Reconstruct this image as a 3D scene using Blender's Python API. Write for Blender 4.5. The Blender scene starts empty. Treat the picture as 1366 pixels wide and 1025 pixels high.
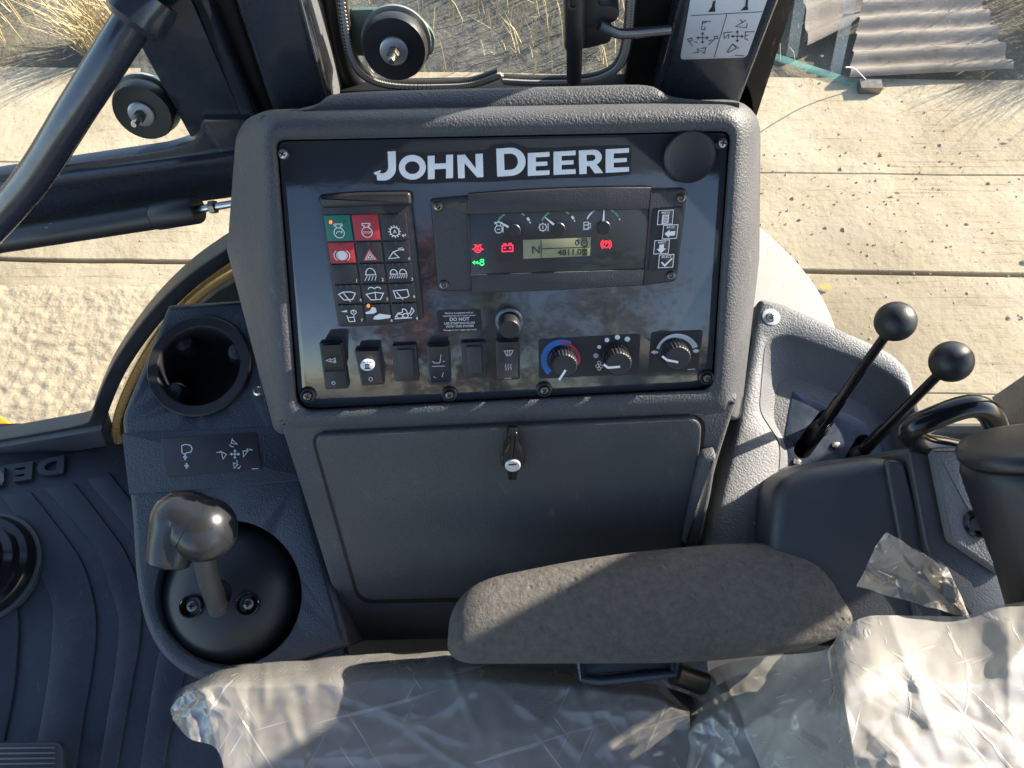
import bpy, bmesh, math, random
from mathutils import Vector as V, Matrix, noise
random.seed(7)
R = math.radians
SC = bpy.context.scene
COL = SC.collection

# ------------------------------------------------------------------ camera, sky, sun, exposure
CAM = V((0, 0, 2.45)); PITCH = 66.0; FPX = 1026.0
cd = bpy.data.cameras.new('camera'); cam = bpy.data.objects.new('camera', cd); COL.objects.link(cam)
cam.location = CAM; cam.rotation_euler = (R(90 - PITCH), 0, 0)
cd.sensor_width = 36.0; cd.lens = 36.0 * FPX / 1366.0
cd.clip_start = 0.01; cd.clip_end = 500
SC.camera = cam
SUN = V((0.79, 0.42, 0.43)).normalized()
wd = bpy.data.worlds.new('World'); SC.world = wd; wd.use_nodes = True
wn = wd.node_tree.nodes; bg = wn['Background']
sky = wn.new('ShaderNodeTexSky'); sky.sky_type = 'NISHITA'; sky.sun_disc = False
sky.sun_elevation = math.asin(SUN.z); sky.sun_rotation = math.atan2(SUN.x, SUN.y)
sky.air_density = 1.0; sky.dust_density = 1.0; sky.ozone_density = 1.0
wd.node_tree.links.new(sky.outputs[0], bg.inputs[0]); bg.inputs[1].default_value = 0.13
sl = bpy.data.lights.new('sun', 'SUN'); sl.energy = 5.0; sl.angle = R(0.5); sl.color = (1.0, 0.90, 0.76)
so = bpy.data.objects.new('sun', sl); COL.objects.link(so)
so.rotation_euler = SUN.to_track_quat('Z', 'Y').to_euler(); so.location = (3, 2, 4)
vs = SC.view_settings; vs.view_transform = 'Standard'; vs.look = 'None'; vs.exposure = 1.68; vs.gamma = 1.0
vs.use_curve_mapping = False
SC.cycles.max_bounces = 10; SC.cycles.transparent_max_bounces = 16
SC.cycles.caustics_reflective = False; SC.cycles.caustics_refractive = False
SC.cycles.sample_clamp_indirect = 6.0

# ------------------------------------------------------------------ measuring helpers
_p = R(PITCH)
FW = V((0, math.cos(_p), -math.sin(_p))); UP = V((0, math.sin(_p), math.cos(_p))); RX = V((1, 0, 0))
def ray(px, py): return FW * FPX + RX * (px - 683.0) + UP * (512.5 - py)
class Plane:
    def __init__(s, p, n): s.p = V(p); s.n = V(n).normalized()
    def at(s, px, py, h=0.0):
        r = ray(px, py); q = s.p + s.n * h
        return CAM + r * ((q - CAM).dot(s.n) / r.dot(s.n))
    def off(s, h): return Plane(s.p + s.n * h, s.n)
def zplane(z): return Plane((0, 0, z), (0, 0, 1))
def rpoly(pts, nc=5):
    """corner list (x, y[, r]) -> rounded outline"""
    out = []; n = len(pts)
    for i, p in enumerate(pts):
        c = V((p[0], p[1])); r = p[2] if len(p) > 2 else 0
        if r <= 0: out.append((c.x, c.y)); continue
        a = V(pts[i - 1][:2]) - c; b = V(pts[(i + 1) % n][:2]) - c
        ra = min(r, a.length * .48); rb = min(r, b.length * .48)
        p0 = c + a.normalized() * ra; p1 = c + b.normalized() * rb
        for k in range(nc + 1):
            t = k / nc
            q = p0 * (1 - t) ** 2 + c * (2 * t * (1 - t)) + p1 * t * t
            # pull a little towards a circular arc
            out.append((q.x, q.y))
    return out
def ell(cx, cy, rx, ry, n=40, a0=0, a1=360, tilt=0):
    full = abs(a1 - a0) >= 360; m = n if full else n + 1; o = []
    ct, st = math.cos(R(tilt)), math.sin(R(tilt))
    for k in range(m):
        a = R(a0 + (a1 - a0) * k / n); x = rx * math.cos(a); y = ry * math.sin(a)
        o.append((cx + x * ct - y * st, cy + x * st + y * ct))
    return o
def smooth_path(pts, n=8):
    """Catmull-Rom through the points"""
    P = [V(p) for p in pts]; out = []
    for i in range(len(P) - 1):
        p0 = P[max(i - 1, 0)]; p1 = P[i]; p2 = P[i + 1]; p3 = P[min(i + 2, len(P) - 1)]
        for k in range(n):
            t = k / n
            out.append(0.5 * ((2 * p1) + (p2 - p0) * t + (2 * p0 - 5 * p1 + 4 * p2 - p3) * t * t + (3 * p1 - p0 - 3 * p2 + p3) * t ** 3))
    out.append(P[-1]); return out

# ------------------------------------------------------------------ object helpers
BASE = {}
def thing(name, label, cat, loc, group=None):
    o = bpy.data.objects.new(name, None); COL.objects.link(o); o.location = loc
    o.empty_display_size = 0.02
    o['label'] = label; o['category'] = cat
    if group: o['group'] = group
    BASE[o] = V(loc); return o
def root_base(p):
    while p.parent: p = p.parent
    return BASE[p]
def obj(name, verts, faces, mat, parent=None, label=None, cat=None, group=None, kind=None, smooth=True, ang=38):
    verts = [V(v) for v in verts]
    if parent is None:
        xs = [v.x for v in verts]; ys = [v.y for v in verts]; zs = [v.z for v in verts]
        b = V(((min(xs) + max(xs)) / 2, (min(ys) + max(ys)) / 2, min(zs)))
    else: b = root_base(parent)
    me = bpy.data.meshes.new(name)
    me.from_pydata([v - b for v in verts], [], faces)
    bm = bmesh.new(); bm.from_mesh(me)
    bmesh.ops.remove_doubles(bm, verts=bm.verts, dist=1e-7)
    bmesh.ops.recalc_face_normals(bm, faces=bm.faces)
    bm.to_mesh(me); bm.free()
    if smooth:
        me.shade_smooth(); me.set_sharp_from_angle(angle=R(ang))
    me.materials.append(mat)
    o = bpy.data.objects.new(name, me); COL.objects.link(o)
    if parent is None: o.location = b; BASE[o] = b
    else: o.parent = parent
    if label: o['label'] = label
    if cat: o['category'] = cat
    if group: o['group'] = group
    if kind: o['kind'] = kind
    return o
class MB:
    """collects shapes for one mesh"""
    def __init__(s): s.v = []; s.f = []
    def add(s, v, f):
        k = len(s.v); s.v += [V(q) for q in v]; s.f += [tuple(i + k for i in q) for q in f]; return s
    def build(s, name, mat, parent=None, **kw): return obj(name, s.v, s.f, mat, parent, **kw)
def loft(loops, cap0=True, cap1=True, closed=True):
    v = []; f = []; n = len(loops[0])
    for l in loops: v += list(l)
    for i in range(len(loops) - 1):
        for j in range(n if closed else n - 1):
            k = (j + 1) % n
            f.append((i * n + j, i * n + k, (i + 1) * n + k, (i + 1) * n + j))
    if cap0: f.append(tuple(reversed(range(n))))
    if cap1: f.append(tuple(range((len(loops) - 1) * n, len(loops) * n)))
    return v, f
def inset(pts, n, d):
    m = len(pts); area = V((0, 0, 0))
    for i in range(m): area += (pts[i] - pts[0]).cross(pts[(i + 1) % m] - pts[0])
    sg = 1 if area.dot(n) > 0 else -1
    out = []
    for i in range(m):
        a = pts[i] - pts[i - 1]; b = pts[(i + 1) % m] - pts[i]
        if a.length < 1e-9: a = b
        if b.length < 1e-9: b = a
        na = n.cross(a).normalized() * sg; nb = n.cross(b).normalized() * sg
        mm = na + nb
        if mm.length < 1e-6: mm = na
        mm.normalize(); c = max(mm.dot(na), 0.45)
        out.append(pts[i] + mm * (d / c))
    return out
def solid_vf(pl, outline, h0, h1, bev=.001, bseg=2):
    T = [pl.at(x, y, h1) for x, y in outline]; n = pl.n
    return slab_vf(T, n, h1 - h0, bev, bseg)
def slab_vf(T, n, depth, bev=.001, bseg=2):
    loops = [[p - n * depth for p in T]]
    if bev > 0:
        for k in range(bseg + 1):
            a = math.pi / 2 * k / bseg
            L = inset(T, n, bev * (1 - math.cos(a))) if k else list(T)
            loops.append([p - n * (bev - bev * math.sin(a)) for p in L])
    else: loops.append(list(T))
    return loft(loops)
def solid(name, pl, outline, h0, h1, mat, parent=None, bev=.001, bseg=2, **kw):
    v, f = solid_vf(pl, outline, h0, h1, bev, bseg); return obj(name, v, f, mat, parent, **kw)
def holed(name, pl, outline, holes, h0, h1, mat, parent=None, bev=.001, hole_depth=None, hole_bev=.001, **kw):
    """plate with openings; top face filled between outline and holes"""
    n = pl.n; T = [pl.at(x, y, h1) for x, y in outline]
    loops = [[p - n * (h1 - h0) for p in T]]
    for k in range(4):
        a = math.pi / 2 * k / 3; L = inset(T, n, bev * (1 - math.cos(a))) if k else list(T)
        loops.append([p - n * (bev - bev * math.sin(a)) for p in L])
    v, f = loft(loops, cap0=bool(hole_depth), cap1=False); v = [V(q) for q in v]; m = len(T)
    tops = [list(range(len(v) - m, len(v)))]
    for hl in holes:
        H = [pl.at(x, y, h1) for x, y in hl]; k = len(H); b = len(v)
        G = [inset(H, n, -hole_bev), [p - n * hole_bev for p in H], [p - n * (hole_depth or (h1 - h0)) for p in H]]
        for g in G: v += g
        for i in range(2):
            for j in range(k): f.append((b + i * k + j, b + i * k + (j + 1) % k, b + (i + 1) * k + (j + 1) % k, b + (i + 1) * k + j))
        tops.append(list(range(b, b + k)))
    bm = bmesh.new(); bv = {}; be = []
    for lp in tops:
        for i in lp: bv[i] = bm.verts.new(v[i])
        for a, c in zip(lp, lp[1:] + lp[:1]): be.append(bm.edges.new((bv[a], bv[c])))
    bmesh.ops.triangle_fill(bm, edges=be, use_beauty=True, normal=n)
    inv = {q: i for i, q in bv.items()}
    for fc in bm.faces: f.append(tuple(inv[q] for q in fc.verts))
    bm.free()
    return obj(name, v, f, mat, parent, **kw)
def frame(axis, ref=V((0, 0, 1))):
    w = V(axis).normalized()
    if abs(w.dot(ref)) > .95: ref = V((0, 1, 0))
    u = ref.cross(w).normalized(); return u, w.cross(u), w
def lathe_vf(c, axis, prof, n=32, ref=V((0, 0, 1)), sx=1.0, sy=1.0):
    u, t, w = frame(axis, ref); loops = []
    for r, z in prof:
        r = max(r, 1e-5)
        loops.append([V(c) + w * z + u * (r * sx * math.cos(2 * math.pi * k / n)) + t * (r * sy * math.sin(2 * math.pi * k / n)) for k in range(n)])
    return loft(loops)
def lathe(name, c, axis, prof, mat, parent=None, n=32, **kw):
    v, f = lathe_vf(c, axis, prof, n); return obj(name, v, f, mat, parent, **kw)
def sphere_prof(r, n=14, a0=-90, a1=90): return [(r * math.cos(R(a0 + (a1 - a0) * k / n)), r * math.sin(R(a0 + (a1 - a0) * k / n))) for k in range(n + 1)]
def tube_vf(path, rad, n=16, round_ends=False):
    P = [V(p) for p in path]; m = len(P)
    rad = list(rad) if hasattr(rad, '__len__') else [rad] * m
    loops = []; up = None
    for i in range(m):
        d = (P[min(i + 1, m - 1)] - P[max(i - 1, 0)]).normalized()
        if up is None: u, t, w = frame(d)
        else:
            u = (up - d * up.dot(d)).normalized(); t = d.cross(u)
        up = u
        loops.append([P[i] + u * (rad[i] * math.cos(2 * math.pi * k / n)) + t * (rad[i] * math.sin(2 * math.pi * k / n)) for k in range(n)])
    if round_ends:
        def cap(L, c, d, r):
            return [[c + (q - c) * math.cos(a) + d * r * math.sin(a) for q in L] for a in (R(30), R(60), R(85))]
        d0 = (P[0] - P[1]).normalized(); d1 = (P[-1] - P[-2]).normalized()
        loops = list(reversed(cap(loops[0], P[0], d0, rad[0]))) + loops + cap(loops[-1], P[-1], d1, rad[-1])
    return loft(loops)
def tube(name, path, rad, mat, parent=None, n=16, round_ends=False, **kw):
    v, f = tube_vf(path, rad, n, round_ends); return obj(name, v, f, mat, parent, **kw)
def box_vf(c, sx, sy, sz, ax=None):
    u, t, w = ax or (V((1, 0, 0)), V((0, 1, 0)), V((0, 0, 1))); c = V(c)
    v = [c + u * (sx / 2 * a) + t * (sy / 2 * b) + w * (sz / 2 * d) for a in (-1, 1) for b in (-1, 1) for d in (-1, 1)]
    return v, [(0, 1, 3, 2), (4, 6, 7, 5), (0, 4, 5, 1), (2, 3, 7, 6), (0, 2, 6, 4), (1, 5, 7, 3)]
def sheet(name, fn, nu, nv, mat, parent=None, **kw):
    v = [fn(i / nu, j / nv) for j in range(nv + 1) for i in range(nu + 1)]; f = []
    for j in range(nv):
        for i in range(nu):
            a = j * (nu + 1) + i; f.append((a, a + 1, a + nu + 2, a + nu + 1))
    return obj(name, v, f, mat, parent, ang=180, **kw)
def strokes_vf(mb, pl, lines, w, h):
    for ln in lines:
        P = [V(p) for p in ln]; m = len(P)
        if m < 2: continue
        closed = (P[0] - P[-1]).length < 1e-6 and m > 2
        L = []; Rr = []
        for i in range(m):
            if closed: a = P[i] - P[i - 1 if i else m - 2]; b = P[i + 1 if i < m - 1 else 1] - P[i]
            else: a = P[i] - P[max(i - 1, 0)]; b = P[min(i + 1, m - 1)] - P[i]
            if a.length < 1e-9: a = b
            if b.length < 1e-9: b = a
            a = a.normalized(); b = b.normalized(); t = (a + b)
            t = t.normalized() if t.length > 1e-6 else a
            nn = V((-t.y, t.x)); c = max(abs(nn.dot(V((-a.y, a.x)))), .5)
            L.append(P[i] + nn * (w / 2 / c)); Rr.append(P[i] - nn * (w / 2 / c))
        v = [pl.at(q.x, q.y, h) for q in L] + [pl.at(q.x, q.y, h) for q in Rr]
        mb.add(v, [(i, i + 1, m + i + 1, m + i) for i in range(m - 1)])
def fill_vf(mb, pl, poly, h): mb.add([pl.at(x, y, h) for x, y in poly], [tuple(range(len(poly)))])
def quadmap(q):
    tl, tr, br, bl = q
    def m(u, v):
        return ((tl[0] * (1 - u) + tr[0] * u) * (1 - v) + (bl[0] * (1 - u) + br[0] * u) * v,
                (tl[1] * (1 - u) + tr[1] * u) * (1 - v) + (bl[1] * (1 - u) + br[1] * u) * v)
    return m
def text_vf(mb, pl, s, px, py, size, h=.0004, slope=0.0, rot=0, bold=0.0, align='CENTER', mirror=False, sx=1.0, skew=0.0, depth=0.0):
    """centre (px, py); cap height = size px"""
    c = bpy.data.curves.new('t', 'FONT'); c.body = s; c.align_x = align; c.align_y = 'CENTER'; c.size = 1.0; c.offset = bold
    c.resolution_u = 3; c.extrude = depth
    o = bpy.data.objects.new('t', c); COL.objects.link(o)
    me = bpy.data.meshes.new_from_object(o)
    o0 = pl.at(px, py, h); ex = pl.at(px + 10, py + 10 * slope, h) - o0; mpp = ex.length / 10; ex.normalize()
    ey = pl.n.cross(ex)
    if rot: 
        ca, sa = math.cos(R(rot)), math.sin(R(rot)); ex, ey = ex * ca + ey * sa, ey * ca - ex * sa
    k = size * mpp / 0.70
    mb.add([o0 + ex * (v.co.x * k * sx * (-1 if mirror else 1)) + ey * ((v.co.y + skew * v.co.x) * k) + pl.n * (v.co.z * k) for v in me.vertices], [tuple(p.vertices) for p in me.polygons])
    bpy.data.objects.remove(o); bpy.data.curves.remove(c); bpy.data.meshes.remove(me)

# ------------------------------------------------------------------ materials
MATS = {}
def newmat(name):
    m = bpy.data.materials.new(name); m.use_nodes = True; nt = m.node_tree
    return m, nt, nt.nodes['Principled BSDF']
def N(nt, t, **kw):
    n = nt.nodes.new(t)
    for k, v in kw.items(): setattr(n, k, v)
    return n
def coords(nt, scale=(1, 1, 1)):
    tc = N(nt, 'ShaderNodeTexCoord'); mp = N(nt, 'ShaderNodeMapping'); mp.inputs['Scale'].default_value = scale
    nt.links.new(tc.outputs['Object'], mp.inputs[0]); return mp.outputs[0]
def tex_noise(nt, vec, scale, detail=4, rough=.55):
    n = N(nt, 'ShaderNodeTexNoise'); n.inputs['Scale'].default_value = scale; n.inputs['Detail'].default_value = detail
    n.inputs['Roughness'].default_value = rough; nt.links.new(vec, n.inputs['Vector']); return n.outputs['Fac']
def ramp(nt, fac, stops):
    r = N(nt, 'ShaderNodeValToRGB'); e = r.color_ramp.elements
    while len(e) < len(stops): e.new(.5)
    for s, (p, c) in zip(e, stops): s.position = p; s.color = (c, c, c, 1) if not hasattr(c, '__len__') else (*c, 1)
    nt.links.new(fac, r.inputs[0]); return r.outputs[0]
def mixc(nt, fac, a, b):
    m = N(nt, 'ShaderNodeMix', data_type='RGBA')
    for s, x in ((0, fac), (6, a), (7, b)):
        if hasattr(x, 'is_linked'): nt.links.new(x, m.inputs[s])
        elif s == 0: m.inputs[0].default_value = x
        else: m.inputs[s].default_value = (*x, 1)
    return m.outputs[2]
def bump(nt, bs, height, strength, dist, prev=None):
    b = N(nt, 'ShaderNodeBump'); b.inputs['Strength'].default_value = strength; b.inputs['Distance'].default_value = dist
    nt.links.new(height, b.inputs['Height'])
    if prev is not None: nt.links.new(prev, b.inputs['Normal'])
    if bs is not None: nt.links.new(b.outputs[0], bs.inputs['Normal'])
    return b.outputs[0]
def plastic(name, col, rough=.5, grain=420, gs=.35, dust=.25, dustcol=(.20, .18, .15), spec=.5, gd=.0006, sheen=0.0):
    m, nt, bs = newmat(name); vec = coords(nt)
    big = tex_noise(nt, vec, 9, 6, .65); fine = tex_noise(nt, vec, 160, 4, .7)
    f = ramp(nt, big, [(.45, 0.0), (.78, 1.0)])
    mu = N(nt, 'ShaderNodeMath', operation='MULTIPLY'); nt.links.new(f, mu.inputs[0]); nt.links.new(ramp(nt, fine, [(.35, .1), (.75, 1.0)]), mu.inputs[1])
    mu2 = N(nt, 'ShaderNodeMath', operation='MULTIPLY'); nt.links.new(mu.outputs[0], mu2.inputs[0]); mu2.inputs[1].default_value = dust
    c_out = mixc(nt, mu2.outputs[0], col, dustcol)
    if dust >= .28:
        for rz, sc_ in ((35, 120), (-20, 90)):
            mp = N(nt, 'ShaderNodeMapping'); mp.inputs['Rotation'].default_value = (.5, .3, R(rz)); nt.links.new(vec, mp.inputs[0])
            m2_ = N(nt, 'ShaderNodeMapping'); m2_.inputs['Scale'].default_value = (1, .05, .3); nt.links.new(mp.outputs[0], m2_.inputs[0])
            sr = ramp(nt, tex_noise(nt, m2_.outputs[0], sc_, 3, .6), [(.66, 0), (.78, .35)])
            c_out = mixc(nt, sr, c_out, dustcol)
    nt.links.new(c_out, bs.inputs['Base Color'])
    rr = ramp(nt, big, [(.3, rough - .06), (.7, rough + .1)]); nt.links.new(rr, bs.inputs['Roughness'])
    bs.inputs['Specular IOR Level'].default_value = spec; bs.inputs['Sheen Weight'].default_value = sheen; bs.inputs['Sheen Roughness'].default_value = .45; bs.inputs['Sheen Tint'].default_value = (1, .95, .86, 1)
    if gs > 0:
        g = tex_noise(nt, vec, grain, 2, .5)
        bump(nt, bs, ramp(nt, g, [(.35, 0), (.65, 1)]), gs, gd)
    MATS[name] = m; return m
def flat(name, col, rough=.5, metal=0.0, spec=.5, emit=0, coat=0):
    m, nt, bs = newmat(name); bs.inputs['Base Color'].default_value = (*col, 1); bs.inputs['Roughness'].default_value = rough
    bs.inputs['Metallic'].default_value = metal; bs.inputs['Specular IOR Level'].default_value = spec
    bs.inputs['Coat Weight'].default_value = coat; bs.inputs['Coat Roughness'].default_value = .05
    if emit: bs.inputs['Emission Color'].default_value = (*col, 1); bs.inputs['Emission Strength'].default_value = emit
    vec = coords(nt); n = tex_noise(nt, vec, 60, 5, .6)
    nt.links.new(ramp(nt, n, [(.3, max(rough - .08, .02)), (.7, min(rough + .1, 1))]), bs.inputs['Roughness'])
    MATS[name] = m; return m
M_body = plastic('console_plastic', (.050, .055, .064), .50, 520, .6, .30, (.22, .20, .17), sheen=.12)
M_pod = plastic('pod_plastic', (.038, .046, .062), .48, 500, .55, .18)
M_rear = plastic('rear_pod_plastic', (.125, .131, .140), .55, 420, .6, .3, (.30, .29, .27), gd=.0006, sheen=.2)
M_door = plastic('door_plastic', (.045, .050, .057), .42, 560, .45, .30)
M_black = plastic('black_plastic', (.018, .018, .021), .38, 700, .15, .12)
M_blackgl = flat('black_gloss', (.008, .008, .010), .16, 0, .5)
M_char = plastic('charcoal_plastic', (.034, .032, .038), .45, 700, .2, .25)
M_tower = plastic('tower_plastic', (.038, .042, .050), .42, 500, .25, .25)
M_rubber = plastic('grip_rubber', (.014, .015, .018), .45, 700, .12, .08)
M_mat = plastic('mat_rubber', (.013, .017, .028), .5, 480, .3, .35, (.12, .115, .11))
M_paint = flat('frame_paint', (.034, .041, .057), .26, 0, .5, coat=.5)
M_black_gap = flat('dark_metal', (.006, .006, .007), .6)
M_steel = flat('bright_steel', (.62, .60, .56), .28, 1.0)
M_dsteel = flat('dark_steel', (.20, .18, .15), .35, 1.0)
M_zinc = flat('zinc_plate', (.055, .07, .10), .30, .6)
M_white = flat('white_print', (.80, .80, .80), .5)
M_wgrey = flat('grey_print', (.45, .46, .48), .5)
M_logo = flat('logo_white', (.90, .90, .92), .35)
M_logob = flat('logo_black', (.010, .010, .012), .25)
M_green = flat('key_green', (.012, .17, .12), .5)
M_red = flat('key_red', (.42, .030, .042), .5)
M_redp = flat('print_red', (.60, .05, .06), .5)
M_bluep = flat('print_blue', (.030, .16, .50), .4)
M_grnp = flat('print_green', (.12, .36, .22), .5)
M_redled = flat('red_lamp', (1.0, .03, .07), .5, emit=.55)
M_grnled = flat('green_lamp', (.05, .9, .18), .5, emit=.45)
M_orled = flat('orange_lamp', (1.0, .16, .03), .5, emit=.6)
M_led = flat('lamp_off', (.06, .06, .06), .4)
M_lcd = flat('lcd_glass', (.30, .30, .17), .35)
M_lcdt = flat('lcd_ink', (.03, .035, .02), .5)
M_screen = flat('screen_face', (.035, .036, .036), .12, 0, .5)
M_sticker = flat('sticker_black', (.014, .013, .016), .4)
M_podsticker = flat('decal_brown', (.030, .025, .031), .45)
M_wdecal = flat('white_decal', (.72, .73, .75), .4)
M_ink = flat('black_ink', (.02, .02, .025), .5)
M_seal = plastic('seal_rubber', (.018, .018, .020), .55, 300, .2, .3)
M_yellow = flat('yellow_paint', (.60, .26, .015), .35, coat=.3)

# gloss instrument panel: dark lacquer with smudges
m, nt, bs = newmat('gloss_panel'); vec = coords(nt)
bs.inputs['Base Color'].default_value = (.034, .039, .050, 1); bs.inputs['Specular IOR Level'].default_value = .7
sm = tex_noise(nt, vec, 14, 7, .65); sm2 = tex_noise(nt, vec, 45, 6, .7)
nt.links.new(ramp(nt, sm, [(.40, .035), (.60, .07), (.78, .30)]), bs.inputs['Roughness'])
w = tex_noise(nt, vec, 26, 3, .5); b1 = bump(nt, None, w, .10, .004); bump(nt, bs, sm2, .10, .0012, b1)
bs.inputs['Coat Weight'].default_value = .55; bs.inputs['Coat Roughness'].default_value = .04; bs.inputs['Coat IOR'].default_value = 1.6
M_gloss = m
# foam armrest
m, nt, bs = newmat('armrest_foam'); vec = coords(nt)
n1 = tex_noise(nt, vec, 130, 6, .7); vo = N(nt, 'ShaderNodeTexVoronoi'); vo.inputs['Scale'].default_value = 70; nt.links.new(vec, vo.inputs['Vector'])
n2 = tex_noise(nt, vec, 24, 4, .6)
nt.links.new(mixc(nt, ramp(nt, n1, [(.3, 0), (.75, 1)]), (.066, .061, .055), (.128, .118, .106)), bs.inputs['Base Color'])
bs.inputs['Roughness'].default_value = .85
pits = ramp(nt, vo.outputs['Distance'], [(.06, 0), (.22, 1)])
b1 = bump(nt, None, n1, .95, .003); b2 = bump(nt, None, pits, .6, .002, b1); bump(nt, bs, n2, .25, .003, b2)
M_foam = m
# seat cloth
m, nt, bs = newmat('seat_cloth'); vec = coords(nt)
wv = N(nt, 'ShaderNodeTexWave', wave_type='BANDS', bands_direction='Y'); wv.inputs['Scale'].default_value = 210; wv.inputs['Distortion'].default_value = 1.5; wv.inputs['Detail'].default_value = 2
nt.links.new(vec, wv.inputs['Vector']); n1 = tex_noise(nt, vec, 500, 3, .6)
nt.links.new(mixc(nt, n1, (.17, .14, .132), (.31, .265, .25)), bs.inputs['Base Color']); bs.inputs['Roughness'].default_value = .95
b1 = bump(nt, None, wv.outputs['Fac'], .35, .001); bump(nt, bs, n1, .5, .001, b1)
M_cloth = m
# clear plastic film with whitened creases
def film(name, clear, tint, milky):
    m, nt, bs = newmat(name); nt.nodes.remove(bs); out = nt.nodes['Material Output']; vec = coords(nt)
    def streak(scale, rotz, lo, hi, aniso):
        mp = N(nt, 'ShaderNodeMapping'); mp.inputs['Rotation'].default_value = (0, 0, R(rotz)); nt.links.new(vec, mp.inputs[0])
        m2 = N(nt, 'ShaderNodeMapping'); m2.inputs['Scale'].default_value = (1, aniso, .15); nt.links.new(mp.outputs[0], m2.inputs[0])
        return ramp(nt, tex_noise(nt, m2.outputs[0], scale, 2, .5), [(lo, 0.0), (hi, 1.0)])
    r1 = streak(210, 28, .67, .72, .03); r2 = streak(180, -38, .67, .72, .035); r3 = streak(140, 75, .67, .72, .04)
    soft = ramp(nt, tex_noise(nt, vec, 11, 4, .55), [(.35, 0.0), (.7, 1.0)])
    ad = N(nt, 'ShaderNodeMath', operation='MAXIMUM'); nt.links.new(r1, ad.inputs[0]); nt.links.new(r2, ad.inputs[1])
    ad2 = N(nt, 'ShaderNodeMath', operation='MAXIMUM'); nt.links.new(r3, ad2.inputs[0]); nt.links.new(ad.outputs[0], ad2.inputs[1])
    bp = bump(nt, None, ad2.outputs[0], .4, .001); bp = bump(nt, None, tex_noise(nt, vec, 55, 3, .5), .25, .002, bp)
    tr = N(nt, 'ShaderNodeBsdfTransparent'); tr.inputs[0].default_value = (*tint, 1)
    df = N(nt, 'ShaderNodeBsdfDiffuse'); df.inputs[0].default_value = (.74, .71, .66, 1); nt.links.new(bp, df.inputs['Normal'])
    tl = N(nt, 'ShaderNodeBsdfTranslucent'); tl.inputs[0].default_value = (.74, .68, .58, 1); nt.links.new(bp, tl.inputs['Normal'])
    gl = N(nt, 'ShaderNodeBsdfGlossy'); gl.inputs['Roughness'].default_value = .09; nt.links.new(bp, gl.inputs['Normal']); gl.inputs[0].default_value = (.95, .95, .95, 1)
    mw = N(nt, 'ShaderNodeMixShader'); mw.inputs[0].default_value = .4; nt.links.new(df.outputs[0], mw.inputs[1]); nt.links.new(tl.outputs[0], mw.inputs[2])
    wf0 = N(nt, 'ShaderNodeMath', operation='MULTIPLY_ADD'); nt.links.new(soft, wf0.inputs[0]); wf0.inputs[1].default_value = milky * .5; wf0.inputs[2].default_value = 1 - clear
    wf = N(nt, 'ShaderNodeMath', operation='MULTIPLY_ADD', use_clamp=True); nt.links.new(ad2.outputs[0], wf.inputs[0]); wf.inputs[1].default_value = milky; nt.links.new(wf0.outputs[0], wf.inputs[2])
    m1 = N(nt, 'ShaderNodeMixShader'); nt.links.new(wf.outputs[0], m1.inputs[0]); nt.links.new(tr.outputs[0], m1.inputs[1]); nt.links.new(mw.outputs[0], m1.inputs[2])
    fr = N(nt, 'ShaderNodeFresnel'); fr.inputs[0].default_value = 1.5; nt.links.new(bp, fr.inputs['Normal'])
    fm = N(nt, 'ShaderNodeMath', operation='MULTIPLY_ADD', use_clamp=True); nt.links.new(fr.outputs[0], fm.inputs[0]); fm.inputs[1].default_value = 1.2; fm.inputs[2].default_value = .02
    m2 = N(nt, 'ShaderNodeMixShader'); nt.links.new(fm.outputs[0], m2.inputs[0]); nt.links.new(m1.outputs[0], m2.inputs[1]); nt.links.new(gl.outputs[0], m2.inputs[2])
    nt.links.new(m2.outputs[0], out.inputs[0]); return m
M_film = film('clear_film', .66, (.98, .98, .98), .22)
M_filmw = film('milky_film', .50, (.98, .97, .94), .26)
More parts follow.
